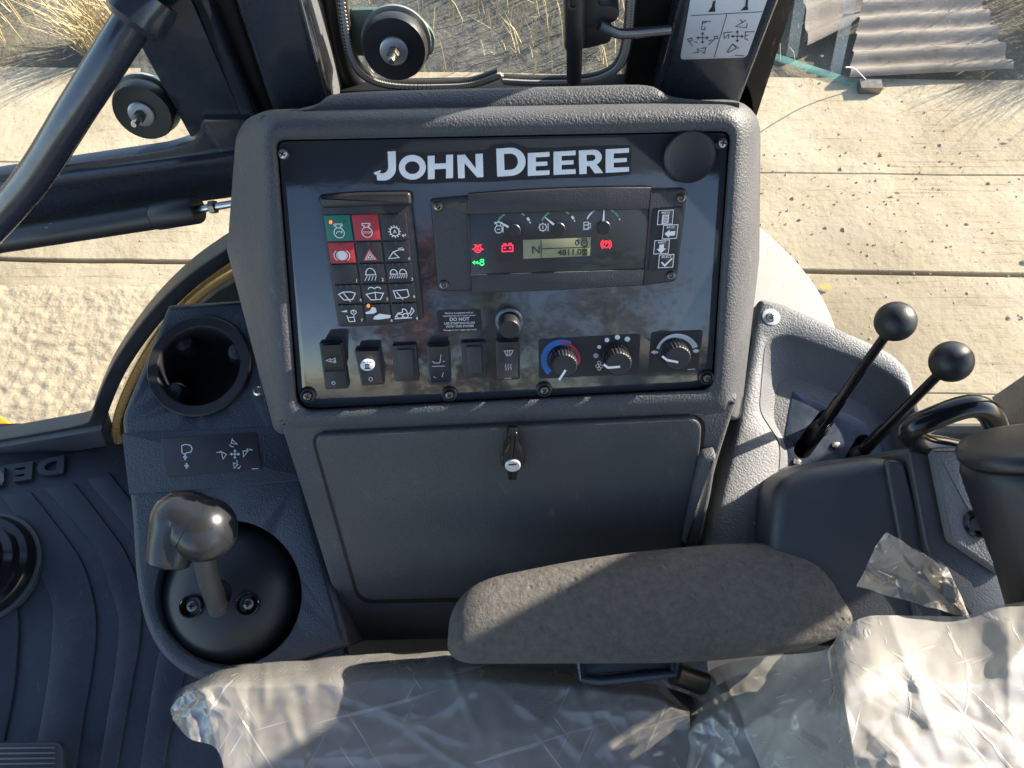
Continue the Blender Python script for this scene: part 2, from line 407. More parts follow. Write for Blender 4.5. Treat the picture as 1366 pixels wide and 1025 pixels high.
# window glass, dusty and scratched
def glass(name, haze):
    m, nt, bs = newmat(name); nt.nodes.remove(bs); out = nt.nodes['Material Output']; vec = coords(nt)
    tr = N(nt, 'ShaderNodeBsdfTransparent'); tr.inputs[0].default_value = (.975, .985, .98, 1)
    gl = N(nt, 'ShaderNodeBsdfGlossy'); gl.inputs['Roughness'].default_value = .02
    df = N(nt, 'ShaderNodeBsdfDiffuse'); df.inputs[0].default_value = (.7, .68, .62, 1)
    d = tex_noise(nt, vec, 60, 8, .75); big = tex_noise(nt, vec, 6, 4, .6)
    mp = N(nt, 'ShaderNodeMapping'); mp.inputs['Rotation'].default_value = (.4, .3, R(40)); mp.inputs['Scale'].default_value = (1, .06, .2); nt.links.new(vec, mp.inputs[0])
    sc = tex_noise(nt, mp.outputs[0], 130, 2, .5)
    s = N(nt, 'ShaderNodeMath', operation='MAXIMUM'); nt.links.new(ramp(nt, d, [(.62, 0), (.74, 1)]), s.inputs[0]); nt.links.new(ramp(nt, sc, [(.70, 0), (.74, 1)]), s.inputs[1])
    f = N(nt, 'ShaderNodeMath', operation='MULTIPLY_ADD'); nt.links.new(s.outputs[0], f.inputs[0]); f.inputs[1].default_value = haze * 2.2
    f2 = N(nt, 'ShaderNodeMath', operation='MULTIPLY'); nt.links.new(big, f2.inputs[0]); f2.inputs[1].default_value = haze; nt.links.new(f2.outputs[0], f.inputs[2])
    m1 = N(nt, 'ShaderNodeMixShader'); nt.links.new(f.outputs[0], m1.inputs[0]); nt.links.new(tr.outputs[0], m1.inputs[1]); nt.links.new(df.outputs[0], m1.inputs[2])
    fr = N(nt, 'ShaderNodeFresnel'); fr.inputs[0].default_value = 1.45
    geo = N(nt, 'ShaderNodeNewGeometry'); fk = N(nt, 'ShaderNodeMath', operation='MULTIPLY'); nt.links.new(fr.outputs[0], fk.inputs[0]); inv = N(nt, 'ShaderNodeMath', operation='SUBTRACT'); inv.inputs[0].default_value = 1.0; nt.links.new(geo.outputs['Backfacing'], inv.inputs[1]); nt.links.new(inv.outputs[0], fk.inputs[1])
    m2 = N(nt, 'ShaderNodeMixShader'); nt.links.new(fk.outputs[0], m2.inputs[0]); nt.links.new(m1.outputs[0], m2.inputs[1]); nt.links.new(gl.outputs[0], m2.inputs[2])
    nt.links.new(m2.outputs[0], out.inputs[0]); return m
M_glass = glass('window_glass', .02); M_glassd = glass('dusty_glass', .085)
m, nt, bs = newmat('green_glass_edge'); bs.inputs['Base Color'].default_value = (.20, .42, .35, 1); bs.inputs['Roughness'].default_value = .15; bs.inputs['Alpha'].default_value = .35
M_gedge = m
# dusty ground
def earth(name, c0, c1, c2, bscale, bstr, bdist, specks=True):
    m, nt, bs = newmat(name); vec = coords(nt)
    a = tex_noise(nt, vec, 3.2, 6, .65); b = tex_noise(nt, vec, 28, 8, .7); c = tex_noise(nt, vec, bscale, 6, .65)
    mp = N(nt, 'ShaderNodeMapping'); mp.inputs['Scale'].default_value = (.12, 1, 1); nt.links.new(vec, mp.inputs[0]); g = tex_noise(nt, mp.outputs[0], 60, 6, .7)
    st_ = tex_noise(nt, vec, 1.1, 5, .6); col = mixc(nt, ramp(nt, a, [(.35, 0), (.68, 1)]), c0, c1); col = mixc(nt, ramp(nt, st_, [(.46, 0), (.68, .85)]), col, c2)
    col = mixc(nt, ramp(nt, g, [(.56, 0), (.74, .6)]), col, c2)
    if specks:
        vo = N(nt, 'ShaderNodeTexVoronoi'); vo.inputs['Scale'].default_value = 48; nt.links.new(vec, vo.inputs['Vector'])
        k = N(nt, 'ShaderNodeMath', operation='MULTIPLY'); nt.links.new(ramp(nt, vo.outputs['Distance'], [(.10, 1), (.22, 0)]), k.inputs[0]); nt.links.new(ramp(nt, b, [(.50, 0), (.60, 1)]), k.inputs[1])
        k2 = N(nt, 'ShaderNodeMath', operation='MULTIPLY'); nt.links.new(k.outputs[0], k2.inputs[0]); k2.inputs[1].default_value = .75
        col = mixc(nt, k2.outputs[0], col, tuple(x * .28 for x in c2))
    mq_ = N(nt, 'ShaderNodeMapping'); mq_.inputs['Scale'].default_value = (.018, 1, 1); nt.links.new(vec, mq_.inputs[0]); hl_n = tex_noise(nt, mq_.outputs[0], 30, 3, .5)
    ab = N(nt, 'ShaderNodeMath', operation='SUBTRACT'); nt.links.new(hl_n, ab.inputs[0]); ab.inputs[1].default_value = .5
    ab2 = N(nt, 'ShaderNodeMath', operation='ABSOLUTE'); nt.links.new(ab.outputs[0], ab2.inputs[0])
    ln = N(nt, 'ShaderNodeMath', operation='MULTIPLY'); nt.links.new(ramp(nt, ab2.outputs[0], [(.0, .7), (.012, 0.0)]), ln.inputs[0]); nt.links.new(ramp(nt, a, [(.40, 0), (.60, 1)]), ln.inputs[1])
    col = mixc(nt, ln.outputs[0], col, tuple(x * .45 for x in c2))
    nt.links.new(col, bs.inputs['Base Color']); bs.inputs['Roughness'].default_value = .95; bs.inputs['Specular IOR Level'].default_value = .1
    lo = tex_noise(nt, vec, 9, 3, .5); b0 = bump(nt, None, lo, bstr, bdist * 2.0); b1 = bump(nt, None, c, bstr, bdist, b0); b2 = bump(nt, None, g, bstr * .5, bdist * .5, b1); bump(nt, bs, b, bstr * .6, bdist * .6, b2)
    return m
M_plank = earth('dusty_plank', (.43, .365, .26), (.35, .285, .19), (.25, .20, .13), 34, .8, .0045)
M_mud = earth('tracked_dirt', (.40, .335, .235), (.34, .275, .185), (.32, .26, .18), 60, .9, .006, False)
M_soil = earth('dark_soil', (.085, .085, .078), (.13, .125, .11), (.17, .145, .10), 20, .7, .02, False)
M_board = earth('weathered_sheet', (.27, .23, .195), (.34, .295, .25), (.12, .10, .08), 40, .5, .003, False)
m, nt, bs = newmat('dry_straw'); vec = coords(nt); n1 = tex_noise(nt, vec, 9, 2)
nt.links.new(mixc(nt, n1, (.40, .30, .14), (.58, .47, .26)), bs.inputs['Base Color']); bs.inputs['Roughness'].default_value = .8
M_straw = m

# ------------------------------------------------------------------ reference planes
G = -0.25                                                     # yard level
FLZ = 0.85                                                    # cab floor
PP = Plane((0, .38, 1.852), (.04, -.735, .677))               # instrument panel
c1, c2 = PP.at(374, 575), PP.at(982, 548)
dn_ = V((0, -.5, -.866)); DP = Plane(c1, (c2 - c1).cross(dn_))
if DP.n.z < 0: DP.n = -DP.n                                   # storage door
QP = Plane(zplane(1.55).at(300, 700), (0, -.16, .987))         # lever pod top
RP = Plane(zplane(1.60).at(1030, 600), (.02, -.10, .99))       # rear pod top
WP = Plane((0, .55, FLZ), (0, -1, .06))                       # right side wall of the cab
FP = zplane(FLZ)

# ------------------------------------------------------------------ the yard outside
def structure(o): o['kind'] = 'structure'; return o
structure(obj('ground', [(-40, -40, G - .07), (40, -40, G - .07), (40, 40, G - .07), (-40, 40, G - .07)], [(0, 1, 2, 3)], M_soil))
def bank_fn(u, v):
    x = -6 + 12 * u; y = 2.70 + 5 * v
    z = G - .03 + .05 * v * 5 + .05 * noise.noise(V((x * 2.2, y * 2.2, 0))) + .02 * noise.noise(V((x * 9, y * 9, 3)))
    return V((x, y, z))
structure(sheet('soil_bank', bank_fn, 160, 60, M_soil))
deck = structure(obj('plank_deck', *box_vf((0, 1.55, G - .055), 12, 2.5, .02), M_soil))
bounds = [2.80, 2.236, 1.740, None, 1.722, 1.19, .62]
ca, sa = math.cos(R(-1.0)), math.sin(R(-1.0))
prev = None
for b in bounds:
    if b is None: prev = None; continue
    if prev is not None:
        y1, y0 = prev - .0015, b + .0015; dz = random.uniform(-.001, .001); nx = 90; mb = MB(); loops = []
        for i in range(nx + 1):
            x = -6 + 12 * i / nx
            def pt(y, z, x=x):
                yy = y + .006 * noise.noise(V((x * 1.5, y * 3, 1))) + .003 * noise.noise(V((x * 9, y * 9, 4)))
                return V((x * ca - (yy - 1.7) * sa, x * sa + (yy - 1.7) * ca + 1.7, z + .005 * noise.noise(V((x * 2, y * 4, 7)))))
            loops.append([pt(y0, G - .045), pt(y0, G - .003 + dz), pt(y0 + .004, G + dz), pt((y0 + y1) / 2, G + .001 + dz), pt(y1 - .004, G + dz), pt(y1, G - .003 + dz), pt(y1, G - .045)])
        mb.add(*loft(loops)); mb.build('plank', M_plank, deck, ang=12)
    prev = b
def track_fn(u, v):
    x = -3.6 + 3.3 * u; y = .52 + 1.17 * v
    e = min(1, min(u, 1 - u) * 12) * min(1, min(v, 1 - v) * 16)
    n = noise.noise(V((x * 30, y * 30, 0))); n2 = noise.noise(V((x * 13 + 5, y * 13, 2))); n3 = noise.noise(V((x * 3, y * 3, 9)))
    ch = math.sin(x * 62 + y * 40 + 2.2 * n2) * math.sin(y * 75 - x * 28 + 2 * n2)
    return V((x, y, G - .012 + e * (.018 + .004 * n + .004 * n2 + .0025 * ch * (0.5 + n3) + .004 * noise.noise(V((x * 70, y * 70, 5))))))
structure(sheet('dirt_track', track_fn, 330, 150, M_mud))
# pebbles and crumbs on the planks
mb = MB()
for i in range(520):
    x = random.uniform(-1.6, 3.2) if i % 2 else random.gauss(1.5, .5); y = random.uniform(1.05, 2.75) if i % 2 else random.gauss(2.0, .35); r = random.uniform(.002, .006) * (2.0 if random.random() < .08 else 1)
    c = V((x, y, G + .002)); k = random.random() * 6
    v = [c + V((math.cos(k + a) * r * random.uniform(.7, 1.3), math.sin(k + a) * r * random.uniform(.7, 1.3), 0)) for a in (0, 1.25, 2.5, 3.75, 5)]
    v.append(c + V((0, 0, r * .7))); mb.add(v, [(j, (j + 1) % 5, 5) for j in range(5)])
mb.build('clods', M_mud, None, label='small clods and crumbs of earth scattered over the planks', cat='clods', kind='stuff')
# dry grass on the bank
mb = MB()
def blade(b, hgt, lean, wd):
    d = V((math.cos(lean), math.sin(lean), 0)); s = V((-d.y, d.x, 0)) * wd; k = random.uniform(.15, .75) * hgt
    p = [b, b + V((0, 0, hgt * .5)) + d * k * .35, b + V((0, 0, hgt * .85)) + d * k, ]
    v = [p[0] - s, p[0] + s, p[1] - s * .8, p[1] + s * .8, p[2]]
    mb.add(v, [(0, 1, 3, 2), (2, 3, 4)])
def tuft(x, y, n, spread, hgt):
    for i in range(n):
        a = random.random() * 6.28; r = spread * math.sqrt(random.random())
        bx, by = x + r * math.cos(a), y + r * math.sin(a)
        blade(V((bx, by, G - .03 + max(0, by - 2.7) * .05)), hgt * random.uniform(.5, 1.15), random.random() * 6.28, random.uniform(.0012, .003))
for (x, y, n, s, h) in [(-1.95, 3.0, 260, .13, .42), (-1.75, 3.1, 160, .12, .36), (-2.6, 3.25, 120, .3, .3), (-1.2, 3.35, 80, .3, .3),
                        (2.62, 3.0, 200, .16, .45), (2.85, 3.05, 260, .22, .5), (2.45, 3.5, 250, .3, .5), (3.0, 3.2, 200, .3, .5), (1.5, 4.0, 160, .4, .4),
                        (.55, 3.25, 120, .35, .35), (-.1, 3.3, 120, .4, .32), (0.2, 2.95, 60, .3, .2), (-.5, 2.95, 40, .3, .16), (3.2, 3.4, 200, .4, .5)]:
    tuft(x, y, n, s, h)
for i in range(500): 
    blade(V((random.uniform(-3.5, 3.5), random.uniform(2.8, 4.0), G)), random.uniform(.05, .2), random.random() * 6.28, .002)
mb.build('dry_grass', M_straw, None, label='dry straw coloured weeds on the dark bank beyond the planks', cat='dry grass', kind='stuff')
# autumn trees on the operator's other side: they show as reflections in the glossy panel
def leafmat(name, c0, c1):
    m, nt, bs = newmat(name); vec = coords(nt); nt.links.new(mixc(nt, tex_noise(nt, vec, 2.5, 3), c0, c1), bs.inputs['Base Color']); bs.inputs['Roughness'].default_value = .7; return m
bark = leafmat('bark', (.10, .075, .05), (.17, .13, .09))
def tree(x, y, h, rad, m_, label):
    t = thing('autumn_tree', label, 'tree', (x, y, G - .07), 'autumn trees behind the operator'); rnd = random.Random(int(x * 100) + 77); b = V((x, y, G - .07)); mb = MB()
    mb.add(*tube_vf([b, b + V((.05, .1, h * .3)), b + V((-.1, .05, h * .6)), b + V((.05, 0, h * .9))], [.16, .12, .08, .02], 10))
    tips = []
    for i in range(14):
        a = i * 2.4; z = h * (.28 + .045 * i); l = rad * rnd.uniform(.6, .95) * (1.1 - z / h * .5); p = b + V((0, .05, z)); q = p + V((math.cos(a) * l, math.sin(a) * l, l * .45)); mb.add(*tube_vf([p, p.lerp(q, .5) + V((0, 0, .08)), q], [.05, .03, .01], 6)); tips += [p.lerp(q, .55), q]
    mb.build('trunk', bark, t); mb = MB()
    for i in range(2600):
        c = rnd.choice(tips) + V((rnd.gauss(0, .3), rnd.gauss(0, .3), rnd.gauss(0, .26))); s_ = rnd.uniform(.05, .11); u = V((rnd.gauss(0, 1), rnd.gauss(0, 1), rnd.gauss(0, 1))).normalized(); w = u.cross(V((rnd.gauss(0, 1), rnd.gauss(0, 1), rnd.gauss(0, 1)))).normalized()
        mb.add([c - u * s_, c + w * s_ * .5, c + u * s_, c - w * s_ * .5], [(0, 1, 2, 3)])
    o = mb.build('crown', m_, t, smooth=False)
tree(-.55, -5.6, 7.2, 1.0, leafmat('leaves_red', (.20, .04, .035), (.22, .10, .05)), 'red leaved autumn tree standing behind the operator')
tree(.75, -6.0, 7.6, .9, leafmat('leaves_yellow', (.30, .25, .08), (.18, .18, .07)), 'yellow leaved autumn tree standing behind the operator')
tree(2.6, -5.2, 6.8, 1.4, leafmat('leaves_pale', (.30, .28, .23), (.20, .19, .16)), 'pale dry leaved tree standing behind the operator')
# corrugated sheets lying at the edge of the planks
def corr(name, quad, label, z0, waves, lift):
    GP = zplane(G); q = [GP.at(*c) for c in quad]
    loops = []; nu, nv = 50, 12
    v = []; f = []
    for s in (0, 1):
        for j in range(nv + 1):
            for i in range(nu + 1):
                t = i / nu; w_ = j / nv
                p = (q[0] * (1 - w_) + q[1] * w_) * (1 - t) + (q[3] * (1 - w_) + q[2] * w_) * t
                z = z0 + .016 * math.sin(t * waves * 6.283) + lift * (1 - t) + .006 * noise.noise(p * 6) - s * .003
                v.append(V((p.x, p.y, G + z)))
    m_ = (nu + 1) * (nv + 1)
    for s in (0, 1):
        for j in range(nv):
            for i in range(nu):
                a = s * m_ + j * (nu + 1) + i; f.append((a, a + 1, a + nu + 2, a + nu + 1) if s == 0 else (a, a + nu + 1, a + nu + 2, a + 1))
    def rim(idx):
        for a, b in zip(idx, idx[1:]): f.append((a, b, b + m_, a + m_))
    rim(list(range(nu + 1))); rim([nv * (nu + 1) + i for i in range(nu + 1)]); rim([j * (nu + 1) for j in range(nv + 1)]); rim([j * (nu + 1) + nu for j in range(nv + 1)])
    return obj(name, v, f, M_board, None, label=label, cat='corrugated sheet', group='corrugated sheets', ang=60)
corr('corrugated_sheet', [(1140, 22), (1292, 12), (1345, 100), (1128, 112)], 'brown corrugated sheet lying flat against the planks beside dry weeds', .04, 4.5, .05)
corr('corrugated_sheet', [(1060, -40), (1230, -50), (1160, 30), (1072, 72)], 'tilted brown corrugated sheet lying behind the two clear posts', .05, 3.5, .06)
# clear display frame standing on the ground
gf = thing('glass_frame', 'clear frame of two frosted posts on a green edged glass shelf', 'glass frame', zplane(G).at(1110, 110))
GP = zplane(G); mfro = glass('frosted_post', .38)
for a, b in (((1056, 76), (1078, -60)), ((1113, 102), (1148, -60))):
    p0 = GP.at(*a); p1 = zplane(G + .35).at(b[0], b[1]); d = (p1 - p0)
    u_, t_, w_ = frame(d); mb = MB(); mb.add(*box_vf((p0 + p1) / 2, .05, .012, d.length, (RX, d.normalized().cross(RX), d.normalized()))); mb.build('post', mfro, gf)
q = [GP.at(x, y, .012) for x, y in ((1026, 68), (1100, 93), (1180, 118), (1150, 117), (1080, 95), (1024, 75))]
obj('glass_shelf', *slab_vf(q, V((0, 0, 1)), .01, .001), M_gedge, gf)
obj('bracket', *box_vf(GP.at(1160, 116, .02), .10, .05, .04), M_dsteel, gf)
tube('wire', smooth_path([GP.at(1128, 90, .25), GP.at(1140, 92, .12), GP.at(1158, 110, .02)]), .003, M_wgrey, gf, n=6)
def leaf(px, py, r, col, label):
    c = zplane(G + .012).at(px, py); pts = [(1, 0, .1), (.45, .35, .25), (-.2, .4, .1), (-.9, .1, .3), (-.3, -.35, .15), (.5, -.3, .05)]
    mb = MB(); top = [c + V((x * r, y * r, z * r)) for x, y, z in pts]; mb.add(*slab_vf(top, V((0, 0, 1)), .0012, 0)); mb.build('fallen_leaf', flat('leaf_' + label[:3], col, .7), None, label=label, cat='leaf')
leaf(1100, 384, .035, (.55, .25, .06), 'orange fallen leaf on the planks beside the pale mudguard')
leaf(1196, 258, .014, (.05, .035, .025), 'tiny dark dry leaf alone on the pale planks')
leaf(1346, 187, .018, (.06, .05, .04), 'small dark bark chip on the planks near the right edge')
# yellow loader part outside, at the lower left of the window
yp = Plane(zplane(.35).at(0, 570), (0, -.2, .98))
solid('yellow_fender', yp, rpoly([(-60, 540, 6), (-6, 552, 8), (14, 566, 6), (20, 576, 4), (-10, 620, 4), (-60, 620)]), -.02, 0, M_yellow, None, .006, label='yellow painted metal corner outside the lower left window', cat='fender')
# pale rear mudguard outside, behind the rear pod
mud = flat('dusty_fender', (.27, .26, .235), .6)
fp = zplane(1.0); arc = smooth_path([(1000, 292), (1034, 322), (1064, 352), (1092, 390), (1112, 432), (1120, 470)], 5)
loops = []
for p in arc:
    c = fp.at(p.x, p.y); loops.append([c, c + V((-.01, -.005, .012)), c + V((-.12, -.06, .03)), c + V((-.30, -.16, .03)), c + V((-.30, -.16, 0)), c + V((-.1, -.06, 0))])
obj('rear_mudguard', *loft(loops), mud, None, label='pale dusty curved mudguard outside behind the grey lever pod', cat='mudguard')

# ------------------------------------------------------------------ cab floor and mat
structure(obj('cab_floor', *box_vf((-.2, -.28, FLZ - .04), 2.8, 1.80, .06), M_black_gap))
mat_o = [(-260, 640), (0, 622), (150, 594), (330, 560), (420, 700), (470, 850), (420, 1100), (-260, 1100)]
mt = thing('floor_mat', 'dark ribbed rubber floor mat left of the lever pod', 'floor mat', FP.at(100, 800))
solid('mat_base', FP, mat_o, -.006, .004, M_mat, mt, .002)
A = [(41, 657), (94, 726), (116, 768), (128, 828), (122, 895), (112, 950), (100, 1023), (86, 1100)]
Bl = [(58, 651), (124, 730), (146, 783), (158, 828), (153, 895), (144, 950), (132, 1023), (118, 1100)]
C = [(98, 644), (150, 711), (171, 745), (186, 790), (187, 846), (178, 900), (160, 1000), (144, 1100)]
D = [(115, 640), (171, 708), (196, 748), (212, 790), (216, 846), (206, 900), (190, 1000), (176, 1100)]
E = [(145, 630), (215, 720), (238, 760), (252, 810), (252, 870), (240, 920), (222, 1000), (210, 1100)]
H2 = [(0, 660), (20, 690), (45, 753), (68, 801), (69, 850), (62, 918), (49, 989), (26, 1100)]
H1 = [(-40, 664), (-20, 700), (5, 760), (22, 810), (24, 850), (18, 918), (4, 989), (-16, 1100)]
H0 = [(-160, 690), (-120, 740), (-90, 790), (-66, 830), (-62, 860), (-66, 918), (-76, 989), (-90, 1100)]
for L, Rr in ((H0, H1), (H2, A), (Bl, C), (D, E)):
    l = [tuple(p) for p in smooth_path(L, 5)]; r = [tuple(p) for p in smooth_path(Rr, 5)]
    solid('mat_rib', FP, l + r[::-1], .003, .010, M_mat, mt, .0022)
for s, px, py, sz in (('D', 70, 622, 23), ('E', 34, 629, 23), ('E', -4, 637, 23), ('R', -44, 645, 23), ('E', -84, 653, 23)):
    m2 = MB(); text_vf(m2, FP, s, px, py, sz, .007, -.16, rot=180, bold=.05, depth=.12, sx=1.5); m2.build('raised_letter', M_mat, mt)
# round boot and pedal at the far left
cl = thing('steering_boot', 'black round stepped boot at the left edge on the mat', 'boot', FP.at(-24, 762))
c = FP.at(-26, 756, .03); lathe('boot', c, (0, 0, 1), [(.105, -.025), (.105, .0), (.098, .012), (.086, .016), (.082, .034), (.068, .040), (.064, .058), (.05, .064), (.046, .2), (.0, .2)], M_blackgl, cl, 48)
lathe('collar', c, (0, 0, 1), [(.112, -.026), (.112, -.012), (.104, -.010), (.104, -.026)], M_tower, cl, 48)
pd = thing('foot_pedal', 'ribbed grey metal foot pedal at the bottom left corner', 'pedal', FP.at(20, 1030))
PE = Plane(FP.at(20, 1020, .10), (0, -.1, .99))
solid('pad', PE, rpoly([(-60, 992, 3), (78, 990, 8), (84, 998, 4), (84, 1090, 4), (-60, 1090, 3)]), -.012, 0, M_char, pd, .002)
for k in range(9): solid('tread', PE, [(-58, 998 + k * 7), (74, 996 + k * 7), (74, 998.5 + k * 7), (-58, 1000.5 + k * 7)], 0, .0025, M_dsteel, pd, .0004)
obj('stem', *box_vf(PE.at(10, 1040, -.07), .03, .03, .12), M_black, pd)

# ------------------------------------------------------------------ cab frame (right side wall)
fr = thing('cab_frame', 'dark navy painted cab frame with pillars, rails and window seals', 'cab frame', WP.at(330, 600))
def post(name, l0, l1, r0, r1, h0, h1, mat, ztop=2.75, bev=.006):
    a0, a1, b0, b1 = (WP.at(*p, h1) for p in (l0, l1, r0, r1))      # 0 = upper pixel, 1 = lower pixel
    def ext(top, bot): d = top - bot; return bot + d * ((ztop - bot.z) / d.z)
    T = [ext(a0, a1), ext(b0, b1), b1, a1]
    return obj(name, *slab_vf(T, WP.n, h1 - h0, bev, 3), mat, fr)
post('pillar', (250, 0), (347, 230), (277, 0), (374, 230), -.06, -.02, M_paint)
post('pillar', (270, 0), (352, 230), (314, 0), (392, 230), -.05, -.035, M_black_gap)
post('pillar', (310, 0), (387, 230), (404, 0), (464, 230), -.05, .0, M_paint, bev=.012)
def ext_(top, bot, z=2.75): d = top - bot; return bot + d * ((z - bot.z) / d.z)
e0, e1, f0, f1 = WP.at(402, 0, -.004), WP.at(462, 230, -.004), WP.at(434, 0, -.055), WP.at(490, 230, -.055)
q_ = [ext_(e0, e1), ext_(f0, f1), f1, e1]; nn_ = (q_[1] - q_[0]).cross(q_[3] - q_[0]).normalized(); nn_ = nn_ if nn_.x > 0 else -nn_
obj('pillar_flank', *slab_vf(q_, nn_, .004, .001), plastic('dusty_paint', (.16, .165, .17), .5, 250, .5, .5, (.3, .29, .26)), fr)
post('pillar', (430, 0), (486, 230), (452, 0), (505, 230), -.075, -.058, M_black_gap)
post('pillar', (842, 0), (832, 130), (910, 0), (880, 140), -.07, -.035, M_black_gap)
dp = post('pillar', (908, 0), (872, 140), (1042, 0), (984, 150), -.05, -.004, M_paint, bev=.008)
post('mesh_strip', (1040, 0), (984, 145), (1054, 0), (1006, 150), -.06, -.035, M_seal, bev=.004)
obj('roof', *box_vf((-.1, .20, 2.83), 2.3, 1.1, .10), M_black_gap, fr)
obj('side_panel', *box_vf((-.03, .61, 1.28), .56, .03, .90), M_paint, fr)
obj('pillar', *box_vf((1.10, .60, 1.84), .085, .125, 1.9), M_paint, fr)
# window frame corner below the middle window
solid('window_rail', WP, [(445, 122), (850, 114), (890, 240), (420, 240)], -.052, -.034, M_black_gap, fr, .002)
seal = smooth_path([(452, -40), (458, 20), (468, 72), (488, 100), (525, 112), (590, 113), (630, 110), (666, 98)], 6)
tube('window_seal', [WP.at(p.x, p.y, -.03) for p in seal], .006, M_seal, fr, 10)
seal2 = smooth_path([(672, 106), (720, 108), (780, 106), (812, 97), (830, 78), (838, 45), (842, 0), (845, -40)], 6)
tube('window_seal', [WP.at(p.x, p.y, -.03) for p in seal2], .006, M_seal, fr, 10)
mb = MB()
for sp in (seal, seal2):
    for a, b in zip(sp, sp[1:]):
        for k in range(2):
            q_ = a.lerp(b, (k + .5) / 2); c = WP.at(q_.x, q_.y + 2.5, -.0262); mb.add(*lathe_vf(c, WP.n, [(.0042, -.001), (.0036, .0016), (0, .0024)], 6))
mb.build('seal_braid', flat('braid_grey', (.40, .38, .34), .7), fr)
tube('window_seal', [WP.at(p.x, p.y, -.055) for p in smooth_path([(440, -40), (446, 20), (455, 72), (470, 104), (500, 122)], 6)], .014, M_black, fr, 10)
# glass
def pane(name, outline, h, mat): return solid(name, WP, outline, h - .005, h, mat, fr, 0)
pane('window_pane', [(440, -220), (850, -220), (846, 118), (445, 122)], -.045, M_glassd)
pane('window_pane', [(-300, -220), (262, -220), (335, 215), (-300, 250)], -.046, M_glass)
pane('window_pane', [(-300, 262), (318, 250), (420, 420), (200, 580), (-300, 640)], -.047, M_glass)
pane('window_pane', [(1046, -220), (1700, -220), (1700, 800), (1000, 800), (1000, 190)], -.045, M_glassd)
# left window: beam, gusset, sill and lower corner
solid('rail', WP, rpoly([(-300, 282), (0, 233), (225, 200, 12), (262, 188, 30), (268, 160, 4), (330, 160), (340, 262), (0, 308), (-300, 350)]), -.026, -.012, M_paint, fr, .006)
solid('rail_lip', WP, rpoly([(-300, 296), (0, 249), (318, 208), (322, 222), (0, 266), (-300, 312)]), -.02, -.002, M_paint, fr, .004)
solid('gusset', WP, rpoly([(186, 62, 6), (170, -60), (262, -60), (334, 200), (262, 200)]), -.05, -.02, M_paint, fr, .004)
solid('sill', WP, [(-300, 646), (0, 597), (135, 574), (143, 596), (0, 620), (-300, 672)], -.05, .0, M_pod, fr, .005)
arcp = [(-300, 648), (-100, 615), (40, 592), (112, 578), (130, 566), (139, 540), (162, 490), (206, 428), (256, 378), (310, 340), (360, 310)]
def band_on(name, path, w0, w1, h0, h1, mat, bev):
    P = [V((p[0], p[1])) for p in path]; L = []; Rr = []
    for i in range(len(P)):
        d = (P[min(i + 1, len(P) - 1)] - P[max(i - 1, 0)]).normalized(); nn = V((d.y, -d.x)); L.append(tuple(P[i] + nn * w0)); Rr.append(tuple(P[i] + nn * w1))
    return solid(name, WP, L + Rr[::-1], h0, h1, mat, fr, bev, 3)
ap = smooth_path(arcp, 6)
band_on('corner_seal', ap, -9, 12, -.04, -.012, M_black, .004)
arct = [(158, 596), (154, 572), (166, 532), (194, 478), (230, 430), (276, 388), (328, 356), (378, 326)]
band_on('corner_trim', smooth_path(arct, 6), -7, 6, -.045, -.016, flat('trim_reflection_tint', (.50, .29, .09), .25, .3, coat=.6), .006)  # orange base colour carries the yellow reflection seen along the trim
solid('corner_panel', WP, [(158, 600), (160, 560), (192, 490), (232, 435), (290, 390), (360, 350), (460, 350), (460, 640), (158, 640)], -.08, -.045, M_black_gap, fr, .002)
# diagonal grab tube
gt = thing('grab_tube', 'thick dark navy tube running diagonally across the upper left window', 'grab tube', WP.at(0, 290, .08))
hp = [(-60, 352), (-20, 312), (20, 268), (55, 222), (100, 150), (150, 72), (182, 22)]
hh = [.11, .10, .088, .075, .055, .03, .01]
tube('tube', smooth_path([WP.at(x, y, h) for (x, y), h in zip(hp, hh)], 5), .0175, M_paint, gt, 24)
c = WP.at(186, 16, .008); d = WP.at(150, 72, .03) - WP.at(188, 12, .0)
lathe('end_fitting', c, d, [(.0, -.02), (.026, -.02), (.028, -.012), (.028, .008), (.022, .014), (.0, .015)], M_paint, gt, 28)
# gas strut
gs = thing('gas_strut', 'black gas strut with bare steel rod end beside the console', 'gas strut', WP.at(130, 300, .03))
sp = [WP.at(x, y, .035) for x, y in ((-60, 331), (207, 289), (210, 288.5), (262, 280), (268, 279), (314, 271.5))]
tube('cylinder', [sp[0], sp[1]], .0155, M_black, gs, 24); tube('end_cap', [sp[1], sp[2], sp[3], sp[3].lerp(sp[4], .5)], [.015, .0168, .0168, .0155], M_black, gs, 24)
tube('rod', [sp[3], sp[5]], .0045, M_steel, gs, 14); tube('nut', [sp[3].lerp(sp[5], .36), sp[3].lerp(sp[5], .5)], .008, M_dsteel, gs, 6)
m2 = MB()
SP = Plane(sp[0].lerp(sp[1], .5) + (CAM - sp[1]).normalized() * .0157, (CAM - sp[1]).normalized())
text_vf(m2, SP, '22.81 00 420 N   11/19', 86, 296.5, 3.0, .0002, -.157); text_vf(m2, SP, 'GAS SPRING', 70, 302.5, 2.6, .0002, -.157); m2.build('print', M_wgrey, gs)
